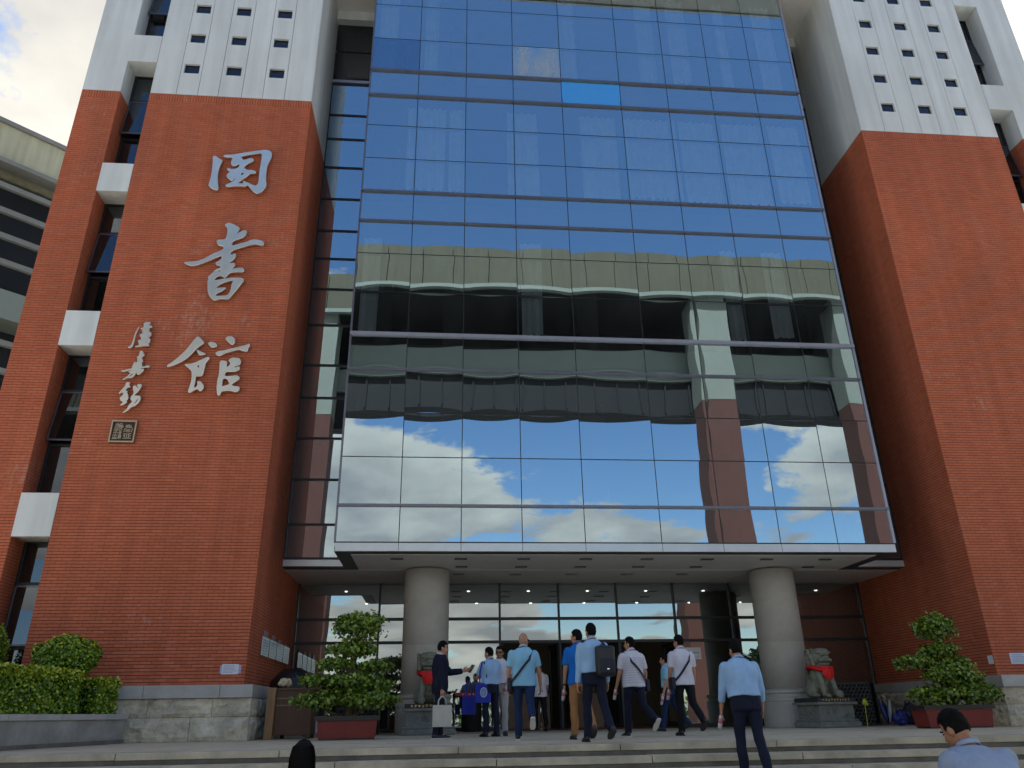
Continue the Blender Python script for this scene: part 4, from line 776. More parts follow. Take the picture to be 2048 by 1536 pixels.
# planter wall running forward from the left pier base
A, B = Vector((-7.19, 12.75, 0)), Vector((-6.36, 17.72, 0)); dv = (B - A).normalized(); nv = Vector((-dv.y, dv.x, 0))
pw = thing('planter_wall', 'low grey rendered planter wall with stone cap in front of the hedge', 'wall', tuple(A))
gm = G(); Lw = (B - A).length
gm.obox(dv*Lw/2 + nv*0.12 + Vector((0,0,0.22)), dv*Lw/2, nv*0.12, (0, 0, 0.22)); child(gm.build('wall', M['plaster']), pw)
gm = G(); gm.obox(dv*Lw/2 + nv*0.12 + Vector((0,0,0.035)), dv*Lw/2, nv*0.16, (0, 0, 0.034)); child(gm.build('plinth', M['granite_dk']), pw)
x = 0.0
while x < Lw - 0.05:
    w = min(1.42, Lw - x); child(G().obox(dv*(x + w/2) + nv*0.12 + Vector((0,0,0.49)), dv*(w/2 - 0.004), nv*0.17, (0, 0, 0.048)).build('cap_stone', M['cap']), pw); x += w
stuff(G().add([(-7.3, 12.8, 0.40), (-6.6, 17.8, 0.40), (-12, 17.8, 0.40), (-12, 12.8, 0.40)], [(0, 1, 2, 3)]).build('planter_soil', M['soil']))
def hedge(label, name, c, r, n, n_tip, seed, boxy=False, cat='hedge', rz=0.0):
    rr = random.Random(seed); t = thing(name, label, cat, (c[0], c[1], 0.40), rz)
    cz = c[2] - 0.40
    P_, N_ = [], []
    if boxy:
        while len(P_) < n:
            f = rr.random(); x, y, z = rr.uniform(-1, 1), rr.uniform(-1, 1), rr.uniform(-1, 1)
            if f < 0.35: z = 1; nn = Vector((0, 0, 1))
            elif f < 0.7: x = 1; nn = Vector((1, 0, 0))
            elif f < 0.92: y = -1; nn = Vector((0, -1, 0))
            else: y = 1; nn = Vector((0, 1, 0))
            q = Vector((x*r[0], y*r[1], cz + z*r[2])); k = noise.noise(q*2.2 + Vector((seed, 0, 0)))*0.04 - rr.random()**2*0.10
            P_.append(q + nn*k); N_.append(nn)
    else: P_, N_ = shell_points((0, 0, cz), r, n, rr, 0.7, 0.10, seed, 0.9)
    gm = G(); leaf_quads(gm, P_, N_, 0.062, rr, (0.1, 0.95), 0.4)
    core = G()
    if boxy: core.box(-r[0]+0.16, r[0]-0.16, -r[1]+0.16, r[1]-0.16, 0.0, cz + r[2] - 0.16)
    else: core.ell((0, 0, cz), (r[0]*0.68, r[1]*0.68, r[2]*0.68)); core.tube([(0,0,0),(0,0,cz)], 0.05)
    child(core.build('shade_core', M['leaf_core']), t)  # solid dark core, the shade inside the foliage is put into its colour
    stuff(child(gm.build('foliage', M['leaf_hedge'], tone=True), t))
    tips = [(p, q) for p, q in zip(P_, N_) if q.z > 0.55 or p.z > cz + r[2]*0.62 or rr.random() < 0.10]
    rr.shuffle(tips); tips = tips[:n_tip]
    gm = G(); leaf_quads(gm, [p + Vector((0,0,0.02)) + q*0.02 for p, q in tips], [q for p, q in tips], 0.058, rr, (0.0, 1.0), 1.2)
    stuff(child(gm.build('new_growth', M['leaf_tip'], tone=True), t))
hedge('long clipped green hedge with yellow tips behind the low planter wall', 'clipped_hedge', (-8.1, 14.9, 0.84), (0.98, 1.75, 0.45), 17000, 6500, 4, True, rz=R(-9.5))
hedge('short lower hedge block between the long hedge and the left pier base', 'clipped_hedge', (-7.05, 17.10, 0.76), (0.52, 0.36, 0.40), 4200, 1200, 5, True, rz=R(-9.5))
hedge('round clipped bush rising behind the long hedge in front of the left pier', 'round_bush', (-7.46, 17.0, 1.60), (0.63, 0.55, 0.40), 6500, 700, 6, cat='bush')
hedge('dark round bush at the left edge of the picture beside the outer pier', 'round_bush', (-9.48, 17.3, 1.74), (0.66, 0.60, 0.66), 5200, 200, 8, cat='bush')

# trees across the plaza, seen in the mirror of the entrance glass
def tree(label, loc, h, rad, seed):
    rr = random.Random(seed); t = thing('street_tree', label, 'tree', loc, 0, 'trees across the plaza')
    gm = G().tube([(0,0,0), (0.05,0.1,h*0.3), (0,0,h*0.7)], [0.22, 0.17, 0.06], 9)
    for k in range(6):
        a = k*1.05 + seed; p1 = Vector((math.cos(a)*rad*0.6, math.sin(a)*rad*0.6, h*(0.55 + 0.07*k % 0.3)))
        gm.tube([(0.03, 0.05, h*(0.3 + 0.05*k)), (p1*0.5 + Vector((0, 0, h*0.2))), p1], [0.08, 0.05, 0.02], 6)
    child(gm.build('trunk', M['bark'], smooth=True), t)
    gm = G()
    for k in range(9):
        c = Vector((rr.uniform(-1,1)*rad*0.6, rr.uniform(-1,1)*rad*0.6, h*rr.uniform(0.5, 0.9))); q = rad*rr.uniform(0.35, 0.6)
        P_, N_ = shell_points(c, (q, q, q*0.75), 420, rr, 0.4, 0.3, rr.random()*40, 0.9); leaf_quads(gm, P_, N_, 0.30, rr, (0.0, 1.0), 0.3)
    stuff(child(gm.build('crown', M['leaf_tree'], tone=True), t))
tree('leafy tree across the plaza mirrored in the entrance glass left of the column', (-7.0, -30, -1.24), 7.2, 2.6, 1)
tree('leafy tree across the plaza mirrored in the entrance glass right of the doors', (31.0, -30, -1.24), 7.6, 2.8, 2)
rr = random.Random(77); gm = G()
for k in range(70):
    c = Vector((-75 + 2.3*k + rr.uniform(-1, 1), -66 + rr.uniform(-3, 3), rr.uniform(-0.4, 1.6))); q = rr.uniform(1.6, 3.0)
    P_, N_ = shell_points(c, (q*1.2, q, q), 110, rr, 0.75, 0.3, rr.random()*40, 0.8); leaf_quads(gm, P_, N_, 0.75, rr, (0.0, 1.0), 0.3)
o = stuff(gm.build('far_tree_belt', M['leaf_tree'], tone=True)); tag(o, 'far belt of trees beyond the plaza mirrored low in the entrance glass', 'trees')
tree('leafy tree far across the plaza standing between the other two', (12.0, -52, -1.24), 6.5, 2.6, 3)
# ------------------------------------------------------------------ voxel-fused sculpted forms
def fuse(gm, voxel, smooth=2, name='body', wr=0.0, wscale=14.0, seed=0.0):
    me0 = gm.mesh(name); o = bpy.data.objects.new('tmp', me0); COL.objects.link(o)
    m = o.modifiers.new('r', 'REMESH'); m.mode = 'VOXEL'; m.voxel_size = voxel; m.use_smooth_shade = True
    if smooth: q = o.modifiers.new('s', 'SMOOTH'); q.factor = 0.5; q.iterations = smooth
    dg = bpy.context.evaluated_depsgraph_get(); dg.update()
    me = bpy.data.meshes.new_from_object(o.evaluated_get(dg)); bpy.data.objects.remove(o); bpy.data.meshes.remove(me0); me.name = name
    if wr:
        n = len(me.vertices); co = np.empty(n*3); no = np.empty(n*3); me.vertices.foreach_get('co', co); me.vertices.foreach_get('normal', no)
        co = co.reshape(-1, 3); no = no.reshape(-1, 3)
        f = np.sin(co[:, 2]*wscale*2.1 + 2.6*np.sin(co[:, 0]*9 + seed) + 1.7*np.sin(co[:, 1]*11 + seed*2))*0.6 + np.sin(co[:, 0]*wscale*2.3 + co[:, 2]*wscale*0.8 + seed*3)*0.5
        co += no*(f*wr)[:, None]; me.vertices.foreach_set('co', co.ravel())
    me.polygons.foreach_set('use_smooth', [True]*len(me.polygons)); me.update(); return me

# ------------------------------------------------------------------ stone lions
def lion(label, loc, rz, plabel, seed, flip):
    x, y = loc
    ped = thing('lion_pedestal', plabel, 'pedestal', (x, y, 0), rz, 'carved lion pedestals')
    gm = G().bbox(-0.64, 0.64, -0.48, 0.48, 0, 0.13, 0.02).bbox(-0.60, 0.60, -0.45, 0.45, 0.13, 0.19, 0.02)
    child(gm.build('foot', M['lion_base']), ped)
    child(G().box(-0.53, 0.53, -0.40, 0.40, 0.188, 0.52).build('die', M['lion_base']), ped)
    gm = G(); rr = random.Random(seed)                                   # carved scrolls on the front and sides of the die
    for sx_, (ax, ay) in (((1, 0), (0, -1)), ((0, 1), (-1, 0)), ((0, 1), (1, 0))) and [((1, 0), (0, -0.40)), ((0, 1), (-0.53, 0)), ((0, 1), (0.53, 0))]:
        for k in range(7):
            u0 = rr.uniform(-0.36, 0.36)*(1 if ax else 1); z0 = rr.uniform(0.25, 0.46); pts = []
            for q in range(9):
                a = q*0.7 + k; r_ = 0.015 + 0.006*q
                uu = u0*(0.9 if sx_[0] else 0.75) + r_*math.cos(a); zq = z0 + r_*math.sin(a)*0.7
                pts.append((uu, -0.405, zq) if sx_[0] else (ax + (0.005 if ax > 0 else -0.005), uu, zq))
            gm.tube(pts, 0.010, 5)
    stuff(child(gm.build('carving', M['lion_base'], smooth=True), ped))
    child(G().bbox(-0.62, 0.62, -0.47, 0.47, 0.519, 0.58, 0.015).build('ledge', M['lion_base']), ped)
    child(G().box(-0.57, 0.57, -0.43, 0.43, 0.579, 0.68).build('inscription_band', mat('dark_band', (0.035, 0.033, 0.028), 0.6)), ped)
    gm = G()
    for k in range(10):                                                  # worn gilt characters
        cx_ = -0.40 + k*0.088
        for q in range(4):
            a = rr.choice((0, 1)); l_ = rr.uniform(0.014, 0.028); px = cx_ + rr.uniform(-0.012, 0.012); pz = 0.63 + rr.uniform(-0.02, 0.02)
            gm.box(px - (l_ if a else 0.004), px + (l_ if a else 0.004), -0.4345, -0.431, pz - (0.004 if a else l_), pz + (0.004 if a else l_))
    stuff(child(gm.build('gilt_inscription', M['gold']), ped))
    t = thing('stone_lion', label, 'statue', (x, y, 0.68), rz, 'guardian stone lions')
    f = -1 if flip else 1
    b = G()
    b.ell((0, 0.14, 0.24), (0.31, 0.30, 0.26)); b.ell((0, 0.02, 0.48), (0.25, 0.25, 0.30)); b.ell((0, -0.10, 0.62), (0.23, 0.20, 0.22))
    for s in (-1, 1):
        b.cap_((s*0.17, -0.16, 0.55), (s*0.19, -0.28, 0.10), 0.085, 0.065); b.ell((s*0.19, -0.34, 0.055), (0.085, 0.12, 0.055))
        b.ell((s*0.27, 0.08, 0.17), (0.12, 0.20, 0.17)); b.ell((s*0.29, -0.10, 0.055), (0.08, 0.13, 0.055))
        b.ell((s*0.17, -0.02, 1.12), (0.035, 0.05, 0.07))
        for k in range(3): b.ell((s*(0.15 + 0.04*k), -0.43 , 0.03), (0.018, 0.03, 0.03))
    b.ell((f*0.19, -0.38, 0.08), (0.10, 0.10, 0.10)) if True else None
    H = Matrix.Rotation(R(-8), 3, 'X')
    b.ell((0, -0.08, 0.97), (0.26, 0.22, 0.22)); b.ell((0, -0.15, 1.10), (0.22, 0.19, 0.09)); b.ell((0, -0.24, 0.90), (0.20, 0.10, 0.07)); b.ell((0, -0.31, 0.95), (0.075, 0.045, 0.045))
    b.ell((0, -0.22, 0.795), (0.17, 0.11, 0.05)); b.cap_((-0.17, -0.27, 0.905), (0.17, -0.27, 0.905), 0.035, 0.035)
    for s in (-1, 1): b.ell((s*0.095, -0.285, 1.005), (0.045, 0.03, 0.035)); b.cap_((s*0.02, -0.31, 1.045), (s*0.20, -0.25, 1.075), 0.035, 0.03); b.ell((s*0.15, -0.28, 0.88), (0.05, 0.06, 0.05))
    for k in range(44):                                                  # curls of the mane
        a = k*2.399; z = 0.72 + 0.42*((k*13) % 44)/44; ang = R(-35 + 250*((k*17) % 44)/44)
        b.ell((0.275*math.cos(ang), 0.0 + math.sin(ang)*0.20, z), (0.058, 0.058, 0.055), None, 8, 5)
    b.cap_((0.05, 0.42, 0.2), (0.0, 0.44, 0.62), 0.07, 0.05); b.ell((0, 0.42, 0.66), (0.09, 0.06, 0.10))
    child(new('body', fuse(b, 0.011, 0, 'body'), M['lion']), t)
    eye = G().ell((-0.095, -0.312, 1.0), (0.016, 0.012, 0.016), None, 8, 5).ell((0.095, -0.312, 1.0), (0.016, 0.012, 0.016), None, 8, 5)
    child(eye.build('eye', M['black'], smooth=True), t)
    child(G().box(-0.15, 0.15, -0.335, -0.20, 0.838, 0.865).build('mouth', M['black']), t)
    rib = thing('red_ribbon', ('red cloth bib and ribbon tied round ' + ('the left' if flip else 'the right') + ' stone lion'), 'ribbon', (x, y, 0.68), rz, 'red ribbons on the lions')
    r = G(); pts = []
    n = 28
    for ring_z, off in ((0.66, 0.0),):
        rings = []
        for j in range(n):
            a = 2*math.pi*j/n; q = Vector((0.305*math.cos(a), -0.03 + 0.315*math.sin(a), 0.70 + 0.03*math.cos(a*2) + 0.04*math.sin(a)))
            o_ = Vector((math.cos(a), math.sin(a), 0)); wv = 0.006*math.sin(a*9)
            rings.append([q + o_*(0.012 + wv) + Vector((0,0,0.055)), q + o_*(0.020 + wv), q + o_*(0.012 + wv) - Vector((0,0,0.055)), q - o_*0.01])
        rings.append(rings[0]); r.loft(rings, True, False)
    vs = []; fs = []
    for j in range(9):
        for i in range(9):
            u_ = i/8*2 - 1; v_ = j/8; wdt = (0.20 - 0.10*v_**2)
            vs.append((u_*wdt, -0.345 - 0.035*math.sin(v_*2.6) - 0.012*math.sin(i*1.9 + j) + 0.05*u_*u_, 0.74 - 0.30*v_))
    for j in range(8):
        for i in range(8): k0 = j*9+i; fs.append((k0, k0+1, k0+10, k0+9))
    r.add(vs, fs); r.add([(v[0], v[1] + 0.02, v[2]) for v in vs], [f_[::-1] for f_ in fs])
    child(r.build('cloth', M['red'], smooth=True), rib)
lion('grey stone lion seated on a pedestal in front of the left column', (-0.22, 20.22), R(0), 'carved stone pedestal under the left lion, half hidden by the suited man', 61, True)
lion('grey stone lion with a ball under its paw beside the right column', (9.72, 20.15), R(16), 'carved stone pedestal under the right lion with gilt inscription', 62, False)

# ------------------------------------------------------------------ clutter under the canopy
cab = thing('wooden_cabinet', 'dark brown wooden cabinet with pale corner post beside the left pier base', 'cabinet', (-3.70, 18.35, 0))
child(G().box(0, 0.17, 0, 0.12, 0, 1.03).build('corner_post', M['wood_lt']), cab)
child(G().box(0.172, 0.95, 0.10, 0.90, 0.08, 0.98).build('body', M['wood']), cab)
for z in (0.66, 0.80): child(G().box(0.172, 0.95, 0.085, 0.099, z, z + 0.022).build('rail', M['wood_lt']), cab)
child(G().box(0.172, 1.0, 0.06, 0.94, 0.982, 1.02).build('top', M['wood']), cab)
child(G().box(0.20, 0.28, 0.14, 0.22, 0, 0.079).box(0.86, 0.94, 0.14, 0.22, 0, 0.079).box(0.20, 0.28, 0.80, 0.88, 0, 0.079).box(0.86, 0.94, 0.80, 0.88, 0, 0.079).build('foot', M['wood']), cab)
b = G(); rr = random.Random(2)
for k in range(9): b.ell((-3.42 + rr.uniform(-0.11, 0.11), 18.62 + rr.uniform(-0.06, 0.06), 1.10 + rr.uniform(0, 0.08)), (rr.uniform(0.05, 0.10), 0.06, rr.uniform(0.04, 0.075)), Matrix.Rotation(rr.uniform(-1, 1), 3, 'Y'), 10, 6)
o = new('cloth_bundle', fuse(b, 0.014, 1, 'cloth_bundle', 0.008, 30), mat('pale_cloth', (0.62, 0.52, 0.33), 0.8, var=0.3, vscale=9)); tag(o, 'crumpled cream cloth bundle lying on top of the wooden cabinet', 'bundle')
umb = thing('black_umbrella', 'open black umbrella leaning behind the wooden cabinet', 'umbrella', (-3.42, 19.75, 1.08), 0); umb.rotation_euler = (R(58), R(14), 0)
n = 8; gm = G(); rings = []
for j in range(6):
    ph = j/5*R(64); ring = []
    for i in range(n*4):
        a = 2*math.pi*i/(n*4); dip = 1 - 0.05*abs(math.sin(a*n/2))*j/5
        ring.append((0.62*math.sin(ph)*math.cos(a)*dip, 0.62*math.sin(ph)*math.sin(a)*dip, 0.62*math.cos(ph) - 0.30 + 0.0))
    rings.append(ring)
gm.loft(rings, True, False); child(gm.build('canopy', M['black'], smooth=True), umb)
child(G().tube([(0,0,0.36), (0,0,-0.50)], 0.007, 6).build('shaft', M['chrome'], smooth=True), umb)
for i in range(n):
    a = 2*math.pi*i/n; child(G().tube([(0,0,0.30)] + [(0.61*math.sin(p)*math.cos(a), 0.61*math.sin(p)*math.sin(a), 0.61*math.cos(p) - 0.30) for p in (R(20), R(42), R(63))], 0.004, 5).build('rib', M['chrome']), umb)
child(G().tube([(0,0,-0.50),(0,0,-0.56),(0.02,0,-0.60),(0.05,0,-0.60),(0.06,0,-0.57)], 0.012, 8).build('handle', M['black'], smooth=True), umb)
def bagshape(label, name, loc, w, d, h, m, seed, rz=0):
    rr = random.Random(seed); b = G(); b.ell((0, 0, h*0.42), (w/2, d/2, h*0.42)); b.ell((w*0.1, 0, h*0.7), (w*0.32, d*0.35, h*0.3))
    for k in range(6): b.ell((rr.uniform(-w, w)*0.35, rr.uniform(-d, d)*0.3, rr.uniform(0.1, 0.6)*h), (w*0.22, d*0.25, h*0.22), None, 8, 5)
    t = thing(name, label, 'bag', loc, rz); child(new('sack', fuse(b, 0.016, 1, 'sack', 0.01, 25, seed), m), t)
    gm = G()
    for s in (-1, 1): gm.tube([(-w*0.15, s*0.02, h*0.85), (-w*0.1, s*0.03, h*1.08), (w*0.1, s*0.03, h*1.08), (w*0.18, s*0.02, h*0.85)], 0.010, 5)
    child(gm.build('handle', m, smooth=True), t)
M['bag_blue'] = mat('blue_plastic_bag', (0.02, 0.035, 0.22), 0.35, var=0.3, vscale=12)
M['bag_white'] = mat('white_plastic_bag', (0.5, 0.5, 0.55), 0.35, var=0.2, vscale=10)
M['bag_navy'] = mat('navy_bag', (0.012, 0.016, 0.05), 0.5, var=0.3, vscale=12)
bagshape('white and blue plastic bag on the floor behind the wooden cabinet', 'plastic_bag', (-2.98, 20.1, 0.0), 0.45, 0.3, 0.42, M['bag_white'], 3)
bagshape('navy bag slumped on the floor between cabinet and bonsai', 'cloth_bag', (-2.45, 20.4, 0), 0.5, 0.35, 0.5, M['bag_navy'], 4)
# umbrella racks: honeycomb of dark tubes
def rack(label, loc, cols, rows, seed, rz=0):
    rr = random.Random(seed); t = thing('umbrella_rack', label, 'rack', loc, rz, 'honeycomb umbrella racks')
    M.setdefault('rack', mat('dark_grey_tube', (0.085, 0.085, 0.09), 0.5, var=0.3, vscale=9))
    ring = G(); n = 12
    ri, ro, d = 0.040, 0.050, 0.30
    R_ = []
    for (r_, y_) in ((ro, d), (ro, 0), (ri, 0), (ri, d)): R_.append([(r_*math.cos(2*math.pi*j/n), y_, r_*math.sin(2*math.pi*j/n)) for j in range(n)])
    ring.loft(R_, True, False); me = ring.mesh('tube', True); me.materials.append(M['rack'])
    for j in range(rows):
        for i in range(cols):
            o = new('tube', me, None); o.parent = t; o.location = ((i - cols/2)*0.102 + (0.051 if j % 2 else 0), 0, 0.10 + j*0.089)
    w = cols*0.051 + 0.06
    child(G().box(-w - 0.03, -w, 0.0, 0.3, 0, rows*0.089 + 0.12).build('side', M['black']), t); child(G().box(w + 0.02, w + 0.05, 0.0, 0.3, 0, rows*0.089 + 0.12).build('side', M['black']), t)
    child(G().box(-w, w + 0.02, 0.28, 0.30, 0.03, rows*0.089 + 0.12).build('back', M['black']), t); child(G().box(-w, w + 0.02, 0.0, 0.3, 0.0, 0.045).build('base', M['black']), t)
rack('tall honeycomb umbrella rack of dark tubes right of the right lion', (11.15, 21.3, 0), 9, 11, 1, R(-12))
rack('low honeycomb umbrella rack of dark tubes behind the left bonsai', (-2.05, 21.6, 0), 9, 6, 2, R(8))
def folded_umbrella(label, loc, tilt, m, seed):
    t = thing('folded_umbrella', label, 'umbrella', loc, 0, 'folded umbrellas by the right rack'); t.rotation_euler = tilt
    gm = G(); rings = []
    for k in range(7):
        z = 0.05 + 0.60*k/6; r_ = 0.012 + 0.035*math.sin(math.pi*min(1, (k + 0.6)/6.6))
        rings.append([(r_*(1 + 0.35*(j % 2))*math.cos(2*math.pi*j/12 + k*0.1), r_*(1 + 0.35*(j % 2))*math.sin(2*math.pi*j/12 + k*0.1), z) for j in range(12)])
    gm.loft(rings); child(gm.build('canopy', m, smooth=True), t)
    child(G().tube([(0,0,0),(0,0,0.05)], 0.006, 6).tube([(0,0,0.65),(0,0,0.78),(0.015,0,0.82),(0.05,0,0.82),(0.06,0,0.78)], 0.010, 7).build('shaft', M['black'], smooth=True), t)
folded_umbrella('white folded umbrella leaning in the dark right of the lion', (11.95, 21.2, 0.02), (R(-8), R(14), 0), M['bag_white'], 1)
folded_umbrella('navy folded umbrella leaning beside the white one', (12.15, 21.3, 0.02), (R(-6), R(-20), 0), M['bag_navy'], 2)
folded_umbrella('blue folded umbrella lowest beside the honeycomb rack', (11.80, 21.0, 0.02), (R(-12), R(-8), 0), M['bag_blue'], 3)
bagshape('blue plastic bag on the floor right of the honeycomb rack', 'plastic_bag', (12.02, 20.8, 0.0), 0.42, 0.3, 0.36, M['bag_blue'], 5)
bagshape('dark navy bag on the floor behind the right bonsai', 'cloth_bag', (12.42, 21.0, 0), 0.5, 0.35, 0.55, M['bag_navy'], 6)
fl = G(); rr = random.Random(4)
for k in range(40): a = rr.uniform(0, 6.28); q = rr.uniform(0.02, 0.075); fl.obox((10.55 + q*math.cos(a), 19.70, 0.56 + q*math.sin(a)), (0.022*math.cos(a), 0.004, 0.022*math.sin(a)), (0, 0.01, 0), (-0.006*math.sin(a), 0, 0.006*math.cos(a)))
fl.tube([(10.55, 19.72, 0.52), (10.56, 19.78, 0.0)], 0.008, 6)
o = fl.build('yellow_flower', mat('yellow_petal', (0.55, 0.55, 0.03), 0.6)); tag(o, 'single yellow flower head on a thin stem beside the right pedestal', 'flower')
# lobby furniture glimpsed through the doors
dk = thing('reception_desk', 'long brown wooden reception desk inside the dark lobby', 'desk', (4.2, 27.2, 0))
child(G().box(-2.2, 2.2, 0, 0.08, 0, 1.05).build('front_panel', M['desk']), dk); child(G().box(-2.3, 2.3, -0.12, 0.6, 1.052, 1.12).build('counter', M['wood']), dk)
for s in (-1, 1): child(G().box(s*2.2 - 0.04, s*2.2 + 0.04, 0.081, 0.58, 0, 1.05).build('side_panel', M['desk']), dk)
M['belt'] = mat('red_belt', (0.42, 0.02, 0.03), 0.6)
def stanchion(label, x, y, group='queue posts'):
    t = thing('queue_post', label, 'post', (x, y, 0), 0, group)
    child(G().lathe([(0.15, 0), (0.15, 0.015), (0.05, 0.035), (0.02, 0.05)], (0,0,0), 20).build('foot', M['chrome'], smooth=True), t)
    child(G().lathe([(0.02, 0.045), (0.02, 0.90)], (0,0,0), 12).build('pole', M['chrome'], smooth=True), t)
    child(G().lathe([(0.032, 0.898), (0.032, 1.0), (0.02, 1.01)], (0,0,0), 12).build('head', M['black'], smooth=True), t)
stanchion('chrome queue post inside the left open doorway', 3.05, 24.6)
stanchion('chrome queue post at the left end of the red belt behind the suited man', 0.45, 22.9)
stanchion('chrome queue post at the right end of the red belt by the doors', 1.70, 22.9)
bt = thing('queue_belt', 'red belt barrier with pale print stretched between two queue posts', 'belt', (1.07, 22.9, 0.95))
child(G().box(-0.585, 0.585, -0.004, 0.004, -0.045, 0.045).build('webbing', M['belt']), bt)
gm = G(); rr = random.Random(8)
for k in range(9): gm.box(-0.42 + k*0.095, -0.37 + k*0.095, -0.0062, -0.0043, -0.018, 0.018)
child(gm.build('print', mat('belt_print', (0.6, 0.42, 0.42), 0.7)), bt)
sg = thing('door_notice', 'pale sign with dark print on the entrance glass right of the doors', 'sign', (7.55, YB - 0.07, 2.02))
child(G().box(-0.22, 0.30, 0, 0.004, -0.17, 0.17).build('sheet', M['paper']), sg)
gm = G(); lines_of_print(gm, -0.16, 0.25, -0.02, 0.06, 0, 1, random.Random(1), lambda q, a, b, c, d: q.box(a, b, -0.0015, -0.0002, c, d)); lines_of_print(gm, -0.16, 0.25, -0.14, -0.06, 0, 3, random.Random(2), lambda q, a, b, c, d: q.box(a, b, -0.0015, -0.0002, c, d)); child(gm.build('print', M['ink']), sg)
bn = thing('litter_bin', 'dark round litter bin standing behind the red belt barrier', 'bin', (0.95, 23.25, 0))
child(G().lathe([(0.24, 0), (0.27, 0.04), (0.27, 0.72), (0.28, 0.74)], (0,0,0), 24).build('drum', mat('dark_metal_bin', (0.035, 0.036, 0.04), 0.4, 0.4), smooth=True), bn)
child(G().lathe([(0.285, 0.742), (0.285, 0.80), (0.20, 0.88), (0.05, 0.91)], (0,0,0), 24).build('lid', M['black'], smooth=True), bn)
# ------------------------------------------------------------------ people
TORSO = [(-0.17, .150, .100), (-0.10, .172, .120), (0.0, .172, .122), (.10, .158, .115), (.20, .160, .118), (.32, .180, .124), (.41, .188, .114), (.46, .165, .096), (.50, .105, .078), (.545, .062, .062)]
def tor(t, add=0.0):
    for (t0, a0, b0), (t1, a1, b1) in zip(TORSO[:-1], TORSO[1:]):
        if t <= t1: f = max(0, (t - t0)/(t1 - t0)); return a0 + (a1-a0)*f + add, b0 + (b1-b0)*f + add
    return TORSO[-1][1] + add, TORSO[-1][2] + add
M['skin'] = mat('skin', (0.42, 0.22, 0.13), 0.5, var=0.06, vscale=20)
M['skin_dk'] = mat('skin_tanned', (0.34, 0.165, 0.09), 0.5, var=0.06, vscale=20)
M['hair'] = mat('black_hair', (0.006, 0.0055, 0.0055), 0.75, spec=0.12, var=0.3, vscale=60, bump=0.5, bscale=220, stretch=(1, 1, 0.3))
M['lip'] = mat('lip', (0.25, 0.08, 0.06), 0.5)
CLO = {}
def cloth(name, c, rough=0.8, stripe=None):
    if name not in CLO: CLO[name] = mat(name, c, rough, var=0.10, vscale=7, bump=0.55, bscale=17, spec=0.2, stretch=(1.0, 1.0, 0.55))
    return CLO[name]
M['strap'] = mat('navy_webbing', (0.012, 0.014, 0.03), 0.7)

